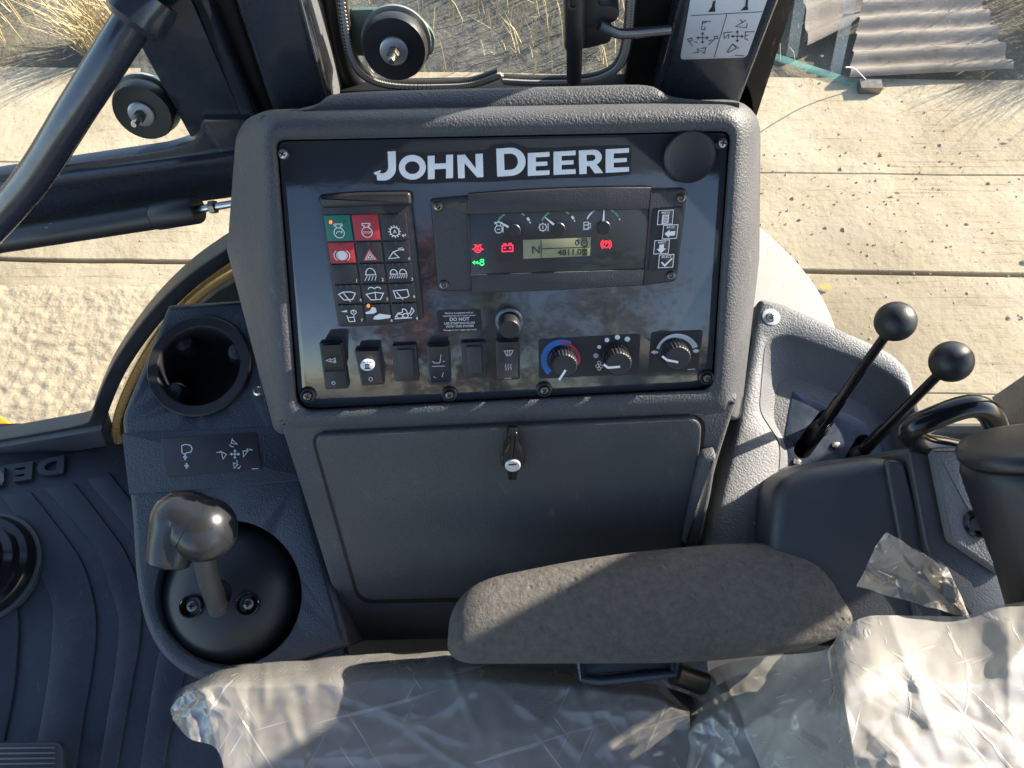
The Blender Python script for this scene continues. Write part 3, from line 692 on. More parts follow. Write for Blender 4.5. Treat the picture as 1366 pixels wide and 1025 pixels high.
# round window latch knobs
def latch(name, px, py, r, label, h, tilt=1.0):
    t = thing(name, label, 'latch disc', WP.at(px, py, h), 'round latch discs'); ax = V((0, -.94, .34)).normalized(); c = WP.at(px, py, h)
    lathe('rubber_disc', c, ax, [(r * .96, -.010), (r * 1.02, -.008), (r * 1.0, -.006), (r * 1.06, -.004), (r * 1.06, .004), (r * 1.0, .009), (r * .3, .010), (0, .010)], M_black, t, 40)
    lathe('washer', c, ax, [(r * .45, .008), (r * .45, .0125), (r * .40, .0135), (0, .0135)], flat('washer', (.42, .43, .45), .4, .6), t, 28)
    lathe('nut', c, ax, [(r * .2, .013), (r * .2, .021), (r * .17, .023), (0, .023)], M_dsteel, t, 6)
    lathe('bolt_end', c, ax, [(r * .12, .022), (r * .12, .034), (r * .09, .036), (0, .036)], M_steel, t, 16)
    lathe('back_plate', c, ax, [(r * 1.14, -.015), (r * 1.14, -.011), (0, -.011)], flat('plate_grey', (.30, .33, .32), .35, .4), t, 40)
latch('window_latch', 527, 62, .031, 'round black latch disc with a steel bolt on the scratched middle window', -.015)
latch('window_latch', 193, 146, .031, 'round black latch disc with a steel bolt behind the diagonal tube', -.02)
solid('latch_plate', WP, rpoly([(466, 14, 4), (545, 12, 30), (582, 45, 26), (578, 75, 10), (468, 75, 4)]), -.042, -.038, flat('clear_green', (.20, .28, .24), .2, .3), fr, .001)
# window handle with rod
wh = thing('window_catch', 'black window catch with hanging round handle and bent rod above the console', 'window catch', WP.at(765, 100, .02))
tube('handle', [WP.at(*p, .03) for p in ((765, -30), (766, 4), (766, 60), (766, 64), (766, 108), (766, 111))], [.0098, .0098, .0098, .0078, .0072, .0055], M_black, wh, 20)
lathe('socket', WP.at(764, 3, .034), (0, -.9, .4), [(.0052, 0), (.0052, .006), (.003, .0062), (.003, .001), (0, .001)], M_black, wh, 16)
solid('catch_plate', WP, rpoly([(768, -40), (798, -40), (798, 8, 4), (818, 8, 8), (828, 18, 8), (822, 30, 6), (804, 34, 4), (817, 45, 4), (815, 58, 8), (778, 67, 8), (752, 66, 6), (752, 45, 6), (768, 40, 3)]), .004, .022, M_black, wh, .002)
tube('rod', smooth_path([WP.at(*p) for p in ((800, 34, .03), (812, 40, .03), (826, 45, .028), (850, 44, .02), (892, 40, .006))], 5), .0048, M_paint, wh, 12)
# instruction decal on the pillar
DEP = Plane(WP.at(960, 40, -.004), WP.n)
dec = solid('decal', DEP, rpoly([(928, -40), (1038, -40), (996, 77, 6), (907, 80, 6)]), .0003, .0012, M_wdecal, fr, .0002)
mb = MB(); S = lambda ls, w=1.1: strokes_vf(mb, DEP, ls, w, .0016)
def P2(pts): return [(730 + x * .2416, y * .2416) for x, y in pts]
S([P2([(795, 88), (1190, 66)]), P2([(992, 80), (922, 320)])], .8)
for cx, cy in ((858, 210), (1050, 202)):
    S([P2([(cx - 30, cy), (cx + 30, cy)]), P2([(cx, cy - 28), (cx, cy + 28)])], .9)
    for dx, dy in ((1, 0), (-1, 0), (0, 1), (0, -1)):
        S([P2([(cx + dx * 20 - dy * 8, cy + dy * 20 - dx * 8), (cx + dx * 32, cy + dy * 30), (cx + dx * 20 + dy * 8, cy + dy * 20 + dx * 8)])], .8)
S([P2([(905, 118), (858, 120), (852, 165), (870, 165), (872, 145)]), P2([(858, 130), (880, 125)]), P2([(800, 210), (775, 218), (782, 232), (800, 222), (800, 210)]), P2([(785, 230), (803, 256)]),
   P2([(920, 205), (938, 200), (942, 214), (925, 216), (920, 205)]), P2([(925, 216), (892, 248)]), P2([(805, 295), (835, 290), (828, 270), (868, 296), (876, 264), (850, 270)]),
   P2([(1065, 108), (1080, 125), (1042, 148), (1100, 155), (1105, 130)]), P2([(1080, 125), (1098, 112)]),
   P2([(975, 182), (1025, 178)]), P2([(975, 182), (978, 212), (1005, 190), (1000, 215)]), P2([(1145, 176), (1095, 178), (1092, 215), (1112, 225)]), P2([(1092, 200), (1110, 195)]),
   P2([(995, 285), (1025, 245), (1045, 268), (998, 292), (995, 285)]), P2([(1025, 245), (1060, 270)]), P2([(810, 232), (830, 236)]), P2([(890, 225), (910, 222)]), P2([(1035, 308), (1090, 310)])], .9)
fill_vf(mb, DEP, P2([(915, 10), (930, 4), (925, 30), (928, 66), (888, 68), (908, 40)]), .0016); fill_vf(mb, DEP, P2([(1098, 0), (1110, 0), (1106, 30), (1110, 56), (1068, 60), (1094, 34)]), .0016)
mb.build('decal_print', M_ink, dec, kind='stuff')
mb = MB()
for s, y in (('TEMPERED', 71), ('SAFETY', 76), ('DOT 287', 81)): text_vf(mb, Plane(WP.at(785, 75, -.045), WP.n), s, 786, y, 3.4, .0006, -.03, mirror=True)
mb.build('glass_mark', flat('mark_grey', (.10, .11, .10), .5), fr)

# ------------------------------------------------------------------ side console
sc = thing('side_console', 'grey side console with glossy instrument panel and storage door', 'console', (0, .25, FLZ))
def mixloop(pts, h, radii):
    pts = [(p[0], p[1], r) for p, r in zip(pts, radii)]
    return [PP.at(x, y, h) for x, y in rpoly(pts, 8)]
#            TL          TR           RM           BR           BL           LM
loops = [mixloop(p, h, r) for p, h, r in (
    ([(369, 187), (974, 175), (962, 345), (951, 519), (397, 548), (383, 365)], -.006, (12, 14, 0, 18, 24, 0)),
    ([(367, 185), (976, 173), (964, 345), (953, 521), (395, 550), (381, 365)], .0045, (14, 16, 0, 20, 26, 0)),
    ([(364, 181), (979, 169), (967, 345), (956, 525), (392, 553), (377, 365)], .0065, (16, 18, 0, 22, 28, 0)),
    ([(356, 168), (985, 156), (975, 345), (963, 538), (384, 563), (366, 365)], .0068, (26, 28, 0, 22, 26, 0)),
    ([(349, 161), (992, 148), (983, 345), (969, 547), (378, 570), (358, 365)], .004, (34, 36, 0, 16, 20, 0)),
    ([(341, 154), (1000, 141), (992, 345), (976, 553), (373, 575), (350, 365)], -.003, (40, 42, 0, 12, 16, 0)),
    ([(333, 149), (1007, 135), (1001, 345), (981, 557), (370, 578), (340, 365)], -.015, (44, 46, 0, 10, 14, 0)),
    ([(325, 147), (1012, 132), (1008, 345), (985, 559), (368, 580), (322, 355)], -.035, (46, 48, 0, 10, 14, 0)),
    ([(317, 150), (1015, 135), (1013, 345), (988, 560), (367, 580), (303, 335)], -.070, (46, 48, 0, 10, 14, 0)),
    ([(318, 152), (1015, 138), (1013, 345), (988, 560), (367, 580), (303, 335)], -.20, (44, 46, 0, 10, 14, 0)))]
obj('panel_surround', *loft(loops, cap0=False), M_body, sc, ang=60)
fr_ = smooth_path([(345, 172), (400, 156), (460, 152), (600, 150), (760, 147), (870, 144), (930, 144), (985, 150)], 6)
bk_ = smooth_path([(352, 152), (424, 139), (452, 123), (590, 117), (760, 113), (862, 112), (892, 129), (985, 136)], 6)
A_ = [PP.at(p.x, p.y, -.012) for p in fr_]; zt = sum(p.z for p in A_) / len(A_) + .004
B_ = [zplane(zt).at(p.x, p.y) for p in bk_]
rows_ = [[p + V((0, 0, -.06)) for p in A_], [p.lerp(q, .05) + V((0, 0, -.004)) for p, q in zip(A_, B_)], [p.lerp(q, .3) + V((0, 0, .003)) for p, q in zip(A_, B_)], [p.lerp(q, .75) + V((0, 0, .002)) for p, q in zip(A_, B_)], [p.lerp(q, .93) for p, q in zip(A_, B_)], [q + V((0, .002, -.012)) for q in B_], [q + V((0, .002, -.15)) for q in B_]]
obj('top_ridge', *loft(rows_, cap0=False, cap1=False, closed=False), M_body, sc, ang=70)
solid('lower_front', DP, rpoly([(370, 560, 4), (986, 532, 4), (958, 620, 20), (930, 740, 10), (908, 850, 20), (464, 858, 14), (412, 690, 40)]), -.16, 0, M_body, sc, .007, 3)
solid('kick_strip', DP, rpoly([(448, 800), (920, 790), (905, 875, 10), (466, 880, 10)]), -.14, -.018, M_tower, sc, .004)
GL = PP.off(-.004)
obj('base_cabinet', *box_vf((.03, .37, 1.14), .40, .42, .58), M_black, sc)
pan = solid('instrument_panel', GL, rpoly([(371, 189, 10), (972, 177, 12), (949, 517, 18), (399, 546, 24)], 8), -.004, 0, M_gloss, sc, .0008)
def screw(pl, px, py, r, h, mat=M_dsteel, washer=True, parent=sc):
    c = pl.at(px, py, h); o_ = MB()
    if washer: lathe('screw_washer', c, pl.n, [(r * 1.75, -.001), (r * 1.75, .0012), (r * 1.5, .0022), (r * 1.15, .0016), (r * 1.15, 0)], M_black, parent, 28)
    hd = lathe('screw', c, pl.n, [(r, -.001), (r, .0022), (r * .8, .0036), (r * .3, .0042), (0, .0042)], mat, parent, 24)
    u, t, w_ = frame(pl.n); a = random.random() * 1.5
    for k in (0, math.pi / 2):
        d = u * math.cos(a + k) + t * math.sin(a + k); o_.add(*box_vf(c + w_ * .0041, r * 1.1, r * .26, .0012, (d, w_.cross(d), w_)))
    o_.build('screw_slot', M_black_gap, hd)
for px, py, wsh in ((378, 205, False), (963, 190.5, False), (410.5, 527.5, True), (599.5, 526, True), (726, 520, True), (942.5, 503.5, True)): screw(GL, px, py, .0046, .0004, M_dsteel if wsh else M_steel, wsh)
# speaker disc
c = GL.at(918, 208); lathe('speaker_cover', c, GL.n, [(.0215, 0), (.0215, .003), (.0225, .0035), (.0225, .0065), (.021, .0078), (.0195, .0074), (.018, .0066), (0, .0066)], M_black, sc, 48)
# lettering of the maker
def zz1(pts): return [(360 + x * .23426, 170 + y * .23426) for x, y in pts]
def zz2(pts): return [(660 + x * .23426, 170 + y * .23426) for x, y in pts]
def Eo(x0, x1, yt, yb, k):   # heavy E with slope k
    w = 46; hb = 24; H = yb - yt; s = lambda x, y: (x, y - k * (x - x0))
    m0 = yt + H / 2 - hb / 2; m1 = m0 + hb
    return [s(x0, yt), s(x1, yt), s(x1, yt + hb + 3), s(x0 + w, yt + hb + 3), s(x0 + w, m0), s(x1 - 12, m0), s(x1 - 12, m1), s(x0 + w, m1), s(x0 + w, yb - hb - 3), s(x1, yb - hb - 3), s(x1, yb), s(x0, yb)]
k = .055
L_ = []
L_.append((zz1([(670, 139), (716, 135)] + ell(648, 232, 70, 72, 10, -5, 92)[0:] + [(612, 303), (606, 262)] + ell(640, 225, 34, 38, 6, 90, 0)), []))
L_.append((zz1(ell(811, 228, 77, 71, 40)), zz1(ell(811, 230, 42, 36, 32))))
H_ = lambda x, y: (x, y - k * (x - 900))
L_.append((zz1([H_(*p) for p in ((898, 163), (938, 163), (938, 210), (1003, 210), (1003, 163), (1043, 163), (1043, 297), (1003, 297), (1003, 242), (938, 242), (938, 297), (900, 297))]), []))
N_ = lambda x, y: (x, y - k * (x - 1068))
L_.append((zz1([N_(*p) for p in ((1066, 158), (1110, 158), (1172, 240), (1170, 158), (1212, 158), (1216, 292), (1180, 292), (1108, 205), (1110, 292), (1072, 292))]), []))
L_.append((zz2([(8, 122), (85, 116)] + ell(92, 196, 84, 80, 14, -80, 80) + [(95, 277), (14, 282)]), zz2([(52, 152), (85, 150)] + ell(90, 196, 42, 46, 10, -80, 80) + [(88, 242), (56, 245)])))
L_.append((zz2(Eo(188, 312, 147, 278, k)), [])); L_.append((zz2(Eo(335, 461, 139, 272, k)), []))
R_ = lambda x, y: (x, y - k * (x - 478))
L_.append((zz2([R_(*p) for p in [(478, 132), (560, 132)] + ell(562, 176, 48, 44, 8, -90, 70) + [(585, 222), (618, 268), (570, 268), (540, 225), (524, 225), (524, 268), (482, 268)]]), zz2([R_(*p) for p in [(522, 160), (556, 160)] + ell(558, 178, 16, 16, 6, -80, 80) + [(556, 196), (524, 196)]])))
L_.append((zz2(Eo(632, 765, 125, 260, k)), []))
og = MB()
def grow(poly, d):
    P = [V(p) for p in poly]; ar = sum(P[i - 1].x * P[i].y - P[i].x * P[i - 1].y for i in range(len(P))); sg = 1 if ar > 0 else -1; o_ = []
    for i in range(len(P)):
        a = (P[i] - P[i - 1]); b = (P[(i + 1) % len(P)] - P[i])
        if a.length < 1e-6: a = b
        if b.length < 1e-6: b = a
        a = a.normalized(); b = b.normalized()
        nn = V((a.y, -a.x)) + V((b.y, -b.x))
        nn = (nn.normalized() if nn.length > 1e-6 else V((a.y, -a.x))) * sg; o_.append(tuple(P[i] + nn * d * (1.25)))
    return o_
halo = [zz1([(655, 120), (730, 118), (735, 150), (800, 140), (845, 142), (890, 148), (1050, 140), (1240, 128), (1262, 102), (1270, 98), (1370, 92)]), zz2([(85, 88), (150, 100), (185, 118), (330, 118), (470, 108), (610, 105), (776, 102), (774, 268), (620, 285), (330, 292), (185, 300), (120, 300), (10, 310), (-40, 312)]), zz1([(1050, 312), (900, 322), (800, 322), (720, 312), (690, 326), (600, 326), (590, 300), (605, 245), (645, 225), (652, 180)])]
solid('logo_backing', GL, [p for h in halo for p in h], 0, .0005, M_logob, pan, 0)
for o_, hl in L_:
    if hl: holed('logo_letter', GL, o_, [hl], .0005, .0016, M_logo, pan, .0002, hole_bev=.0001)
    else: solid('logo_letter', GL, o_, .0005, .0016, M_logo, pan, .0002)
solid('logo_letter', GL, zz1([(590, 258), (632, 243), (628, 258), (600, 272)]), .0005, .0016, M_logo, pan, .0002)

# ---- keypad
kp = solid('keypad', GL, rpoly([(423, 264, 5), (547, 259, 5), (557, 345), (564.5, 427, 5), (510, 436, 30), (451, 437, 5), (436, 345)]), 0, .009, M_black, sc, .002)
KT = GL.off(.009)
solid('keypad_visor', GL, rpoly([(423, 262, 5), (480, 257.5, 20), (547, 257, 5), (549, 274, 4), (430, 279, 4)]), .004, .0135, M_black, kp, .003, 3)
kq = quadmap(zz1([(298, 497), (778, 487), (851, 1108), (396, 1122)]))
rows = [0, .252, .452, .640, .822, 1.0]; g = .008
icons = MB(); leds = MB(); redpr = MB()
def iconbox(r, c): return lambda u, v: kq((c + u) / 3, rows[r] + (rows[r + 1] - rows[r]) * v)
def kst(r, c, lines, w=1.25, tgt=None):
    m_ = iconbox(r, c); strokes_vf(tgt or icons, KT, [[m_(.48 + (p[0] - .48) * .84, .64 + (p[1] - .64) * .84) for p in l] for l in lines], w * .92, .0019)
def ktx(r, c, s, u, v, size, tgt=None):
    m_ = iconbox(r, c); text_vf(tgt or icons, KT, s, *m_(u, v), size, .0019, -.02, bold=.015, skew=0)
def kfill(r, c, poly, tgt=None):
    m_ = iconbox(r, c); fill_vf(tgt or icons, KT, [m_(*p) for p in poly], .0019)
for r in range(5):
    for c in range(3):
        mt_ = {(0, 0): M_green, (0, 1): M_red, (1, 0): M_red}.get((r, c), M_char if 0 else M_black)
        m_ = iconbox(r, c); e = .035; ev = .03
        solid('key', KT, rpoly([(*m_(e, ev), 1.2), (*m_(1 - e, ev), 1.2), (*m_(1 - e, 1 - ev), 1.2), (*m_(e, 1 - ev), 1.2)], 3), 0, .0014, mt_, kp, .0005)
ci = lambda cx, cy, r, a0=0, a1=360, ry=None: ell(cx, cy, r, ry or r, 20, a0, a1) + ([ell(cx, cy, r, ry or r, 20)[0]] if abs(a1 - a0) >= 360 else [])
neck = [[(.36, .52), (.42, .44), (.42, .38), (.34, .38), (.34, .30), (.68, .30), (.68, .38), (.60, .38), (.60, .44), (.66, .52)], ci(.51, .68, .22)]
kst(0, 0, neck + [ci(.51, .72, .12, 180, 320, .10), [(.56, .62), (.62, .68), (.64, .58)]]); kst(0, 1, neck); ktx(0, 1, 'STOP', .51, .69, 3.2)
kst(0, 2, [ci(.5, .68, .19)] + [[(.5 + .2 * math.cos(a * .524), .68 + .2 * math.sin(a * .524)), (.5 + .27 * math.cos(a * .524), .68 + .27 * math.sin(a * .524))] for a in range(12)], 1.5); ktx(0, 2, 'A', .5, .68, 5); kst(0, 2, [[(.95, .78), (.95, .86), (.8, .86)], [(.86, .80), (.8, .86), (.86, .92)]])
kst(1, 0, [ci(.48, .62, .23), ci(.48, .62, .34, 130, 230), ci(.48, .62, .34, -50, 50)]); kfill(1, 0, ell(.48, .62, .16, .18, 14)); 
kst(1, 1, [[(.5, .35), (.22, .9), (.78, .9), (.5, .35)]], 2.0, redpr); kst(1, 1, [[(.5, .42), (.29, .86), (.71, .86), (.5, .42)], [(.5, .58), (.40, .78), (.60, .78), (.5, .58)]], 1.2)
kst(1, 2, [[(.1, .85), (.32, .5), (.55, .8), (.1, .85)], [(.32, .5), (.6, .38), (.8, .4)]], 1.4); kst(1, 2, [[(.55, .32), (.75, .28)], [(.55, .4), (.82, .34)]], 1.0); ktx(1, 2, '0', .9, .85, 3.6)
ktx(2, 0, '1', .88, .84, 4.4)
def lamp(r, c, x, y, s):
    kst(r, c, [[(x - .22 * s, y)] + [(x + .22 * s * math.cos(R(a)), y - .32 * s * math.sin(R(a)) * 1.2) for a in range(180, -1, -30)][0:] + [(x - .22 * s, y)]], 1.3)
    kst(r, c, [[(x - .16 * s + q * .13 * s, y + .06), (x - .30 * s + q * .15 * s, y + .34 * s)] for q in range(4)], 1.0)
lamp(2, 1, .42, .55, 1.0); ktx(2, 1, '2', .84, .82, 4.4); lamp(2, 2, .24, .55, .72); lamp(2, 2, .64, .55, .72); ktx(2, 2, '3', .92, .84, 4.0)
fan = [(.08, .45), (.3, .33), (.62, .33), (.82, .42), (.66, .78), (.28, .80), (.08, .45)]
kst(3, 0, [fan, [(.3, .4), (.56, .92)]], 1.4); ktx(3, 0, '4', .92, .80, 4.0)
kst(3, 1, [[(.1, .5), (.5, .40), (.86, .46), (.7, .82), (.28, .84), (.1, .5)], [(.5, .35), (.5, .84)], ci(.35, .22, .13, 180, 350), ci(.64, .22, .13, 190, 360)], 1.4); ktx(3, 1, '5', .92, .80, 4.0)
kst(3, 2, [[(.12, .34), (.74, .28), (.78, .66), (.66, .76), (.2, .78), (.12, .34)], [(.26, .42), (.5, .88)]], 1.4); ktx(3, 2, '6', .92, .70, 4.0)
kfill(4, 0, [(.12, .36), (.36, .28), (.36, .4)]); kst(4, 0, [ci(.62, .36, .12), [(.62, .28), (.62, .38)], [(.3, .55), (.36, .92), (.62, .92), (.60, .55)], [(.32, .68), (.6, .66)]], 1.3); ktx(4, 0, '7', .86, .84, 4.0)
kfill(4, 1, [(.02, .44), (.2, .36), (.32, .16), (.44, .22), (.46, .42), (.36, .5), (.2, .52), (.06, .52)]); kfill(4, 1, [(.28, .8), (.36, .64), (.56, .52), (.8, .58), (.98, .62), (.92, .76), (.5, .82)]); ktx(4, 1, '8', .97, .9, 3.6)
kst(4, 2, [ci(.26, .68, .13), ci(.52, .66, .12), [(.05, .76), (.2, .5), (.4, .46), (.42, .26), (.56, .28), (.62, .5), (.72, .56), (.84, .2), (.92, .4), (.74, .66)], [(.02, .84), (.8, .8)]], 1.4); ktx(4, 2, '9', .93, .84, 4.0)
for r, c, us in ((0, 0, (.76,)), (0, 2, (.24, .76)), (1, 0, (.5,)), (1, 1, (.5,)), (1, 2, (.5,)), (2, 1, (.28, .5, .74)), (2, 2, (.28, .5, .74)), (3, 0, (.26, .5, .74)), (3, 2, (.3, .76)), (4, 0, (.2, .7)), (4, 1, (.7,)), (4, 2, (.45,))):
    for u in us:
        x, y = iconbox(r, c)(u, .28 if r == 0 else .10); fill_vf(leds, KT, ell(x, y, 1.6, 2.2, 8), .0019)
icons.build('key_symbol', M_white, kp); redpr.build('key_symbol', M_redp, kp); leds.build('key_lamp', M_led, kp, kind='stuff')
for r, c, u, v in ((0, 0, .26, .28), (4, 1, .18, .10)):
    mb = MB(); x, y = iconbox(r, c)(u, v); fill_vf(mb, KT, ell(x, y, 2.2, 2.6, 10), .0021); mb.build('key_lamp', M_orled, kp)

# ---- monitor
def z8(pts): return [(560 + x * .27086, 240 + y * .27086) for x, y in pts]
mon = solid('monitor', GL, rpoly([(573.5, 267, 4), (625, 262, 0), (740, 256), (868, 253), (918, 252, 8), (903, 376, 6), (858, 382), (740, 387), (628, 390), (584, 389, 5)]), 0, .008, M_char, sc, .0025, 3)
MT = GL.off(.008)
fy = [(624, 259.5), (690, 254.5), (740, 252), (800, 250), (869, 249.5), (866.5, 279), (624, 286.5)]
solid('bezel_bar', MT, fy, -.004, .002, M_char, mon, .0012, 3)
solid('bezel_bar', MT, [(628, 367), (860.5, 359), (858, 380.5), (800, 384.5), (740, 388), (680, 390), (629, 390.5)], -.004, .002, M_char, mon, .0012, 3)
solid('bezel_line', MT, [(623, 287), (625, 287), (629, 389), (627, 389)], -.001, .002, M_black, mon, .0003); solid('bezel_line', MT, [(868.3, 252), (869.8, 252), (860, 380), (858.4, 380)], -.001, .002, M_black, mon, .0003)
solid('screen', MT, [(624, 286.5), (868, 278.5), (860.5, 359), (628, 367)], -.001, .0006, M_screen, mon, .0002)
for x, y in z8([(90, 132), (1288, 90), (118, 518), (1237, 472)]): 
    c = MT.at(x, y); lathe('monitor_screw', c, MT.n, [(.0045, -.001), (.0045, .0008), (.0036, .0003), (.0036, .0012), (.0022, .0016), (.0012, .0002), (0, .0002)], M_dsteel, mon, 18)
gau = MB(); gg = MB()
SH = .0012
def garc(cx, cy, r, a0, a1, w, tgt): strokes_vf(tgt, MT, [z8([(cx + r * math.cos(R(a)), cy - r * math.sin(R(a)) * .95) for a in range(a0, a1 + (1 if a1 > a0 else -1), 6 if a1 > a0 else -6)])], w, SH)
for cx, cy, nx, ny, la in ((463, 240, 385, 204, 0), (682, 232, 616, 184, 0), (904, 224, 907, 150, 1)):
    r = 86
    garc(cx, cy, r, 158, 122, 2.2, gg if not la else gau); garc(cx, cy, r, 64, 48, 2.2, gg)
    if not la: garc(cx, cy, r, 40, 24, 3.4, gau)
    else: garc(cx, cy, r, 48, 26, 2.4, gg); garc(cx, cy, r, 130, 118, 2.2, gg)
    garc(cx, cy, r, 24, 14, 1.8, gau)
    lathe('gauge_hub', MT.at(*z8([(cx, cy + 10)])[0], .0008), MT.n, [(.0062, 0), (.0062, .002), (.0055, .0028), (0, .0028)], M_black, mon, 24)
    d = V((nx - cx, ny - cy - 8)); a = V((cx, cy + 8)) + d * .32; b = V((nx, ny)); pn = V((-d.y, d.x)).normalized()
    m2 = MB(); fill_vf(m2, MT, z8([tuple(a + pn * 6), tuple(b + pn * 2), tuple(b - pn * 2), tuple(a - pn * 6)]), .0030); m2.build('needle', M_white, mon)
def zs(lines, w=1.2, tgt=gau): strokes_vf(tgt, MT, [z8(l) for l in lines], w, SH)
zs([ci(388, 244, 18), [(378, 226), (378, 216), (370, 216), (370, 210), (404, 210), (404, 216), (398, 216), (398, 226)], [(410, 222), (410, 260)], [(380, 244), (396, 244)]])
zs([ci(606, 234, 17)] + [[(606 + 18 * math.cos(a * .785), 234 + 18 * math.sin(a * .785)), (606 + 23 * math.cos(a * .785), 234 + 23 * math.sin(a * .785))] for a in range(8)] + [[(632, 215), (632, 254)], [(606, 226), (606, 242)]])
zs([[(808, 242), (808, 210), (830, 208), (830, 242), (808, 242)], [(808, 224), (830, 222)], [(830, 216), (840, 214), (840, 236), (834, 238)], [(804, 245), (834, 244)]])
gau.build('gauge_print', M_white, mon); gg.build('gauge_band', M_grnp, mon)
rl = MB()
zs([ci(286, 342, 16), [(276, 330), (276, 322), (268, 320), (304, 320), (296, 322), (296, 330)], [(258, 342), (270, 342)], [(302, 342), (314, 342)], [(286, 334), (280, 346), (292, 346), (286, 334)]], 1.4, rl)
rl.build('warning_lamp', M_redled, mon); rl = MB()
zs([[(406, 325), (458, 322), (458, 352), (406, 354), (406, 325)], [(414, 324), (414, 316), (424, 316), (424, 324)], [(440, 322), (440, 314), (450, 314), (450, 322)], [(414, 338), (424, 338)], [(440, 337), (450, 337)], [(445, 332), (445, 342)]], 1.4, rl)
rl.build('warning_lamp', M_redled, mon); rl = MB()
zs([ci(918, 318, 16), ci(918, 318, 25, 125, 235), ci(918, 318, 25, -55, 55)], 1.4, rl); text_vf(rl, MT, 'P', *z8([(918, 318)])[0], 5, SH, -.03)
rl.build('warning_lamp', M_redled, mon)
gl_ = MB(); zs([ci(306, 412, 9), [(296, 400), (304, 392), (314, 394), (314, 402)], [(262, 408), (288, 406)], [(270, 400), (262, 408), (272, 416)], [(284, 400), (282, 412), (296, 412)]], 1.4, gl_); gl_.build('indicator_lamp', M_grnled, mon)
lcd = solid('lcd', MT, z8([(508, 297), (843, 283), (838, 375), (510, 390)]), 0, .0013, M_lcd, mon, .0002)
lt = MB(); LH = .0018
text_vf(lt, MT, 'N', *z8([(572, 347)])[0], 11, LH, -.04); text_vf(lt, MT, '0', *z8([(774, 312)])[0], 8, LH, -.04, bold=.012); text_vf(lt, MT, '4811.0', *z8([(738, 359)])[0], 8.2, LH, -.04, bold=.012)
strokes_vf(lt, MT, [z8([(597, 297), (598, 384)]), z8([(598, 341), (838, 332)])], 1.0, LH)
strokes_vf(lt, MT, [z8(ci(812, 313, 15)), z8([(803, 300), (803, 290), (821, 290), (821, 300)]), z8([(804, 316), (812, 308), (820, 316)])], 1.1, LH)
strokes_vf(lt, MT, [z8([(802, 345), (822, 344), (822, 371), (802, 372), (802, 345)]), z8([(806, 347), (818, 369)]), z8([(818, 347), (806, 369)]), z8([(806, 347), (818, 347)]), z8([(806, 369), (818, 369)])], 1.4, LH)
lt.build('lcd_text', M_lcdt, mon)
nav = solid('key_strip', MT, rpoly([(*z8([(1148, 142)])[0], 3), (*z8([(1302, 132)])[0], 3), (*z8([(1272, 440)])[0], 3), (*z8([(1126, 452)])[0], 3)]), 0, .0012, M_black, mon, .0004)
for s, q in (('MENU', [(1176, 152), (1250, 149), (1243, 218), (1170, 222)]), ('BACK', [(1201, 225), (1272, 221), (1264, 288), (1194, 292)]), ('NEXT', [(1158, 300), (1230, 296), (1224, 362), (1152, 366)]), ('SELECT', [(1180, 371), (1252, 367), (1246, 430), (1175, 434)])):
    p = z8(q); solid('menu_key', MT, p, .001, .0024, M_char, mon, .0006); mq = quadmap(p); m2 = MB(); HH = .0028
    strokes_vf(m2, MT, [p + [p[0]]], .9, HH); text_vf(m2, MT, s, *mq(.5, .17), 2.9, HH, -.04, bold=.012)
    if s == 'MENU':
        fill_vf(m2, MT, [mq(*t) for t in ((.28, .32), (.74, .30), (.74, .94), (.28, .96))], HH)
    elif s == 'BACK': fill_vf(m2, MT, [mq(*t) for t in ((.12, .62), (.45, .34), (.45, .48), (.86, .46), (.86, .78), (.45, .80), (.45, .94))], HH)
    elif s == 'NEXT': fill_vf(m2, MT, [mq(*t) for t in ((.34, .32), (.66, .31), (.66, .62), (.84, .61), (.5, .97), (.16, .64), (.34, .63))], HH)
    else: fill_vf(m2, MT, [mq(*t) for t in ((.14, .60), (.24, .54), (.42, .76), (.86, .28), (.94, .34), (.44, .96))], HH)
    m2.build('menu_symbol', M_white, mon)
m2 = MB(); mq = quadmap(z8([(1176, 152), (1250, 149), (1243, 218), (1170, 222)]))
strokes_vf(m2, MT, [[mq(.36, v), mq(.68, v - .01)] for v in (.42, .53, .64, .75, .86)], .7, .0032); m2.build('menu_symbol', M_ink, mon)

# ---- sticker
stk = solid('sticker', GL, rpoly([(582.6, 414.5, 3), (641, 413, 3), (643, 441, 3), (586, 443.5, 3)]), 0, .0004, M_sticker, pan, 0)
m2 = MB()
for s, y, sz, b in (('Machine is equipped with an', 417.6, 2.3, .01), ('electrical cold start motor system', 421.3, 2.2, .01), ('DO NOT', 426.2, 4.6, .02), ('USE STARTING FLUID', 431.4, 3.0, .015), ('WITH THIS SYSTEM', 435.6, 3.0, .015), ('Damage to your engine may result', 440.2, 2.2, .01)):
    text_vf(m2, GL, s, 613 + (y - 428) * .05, y, sz, .0008, -.03, bold=b)
m2.build('sticker_print', M_white, stk)

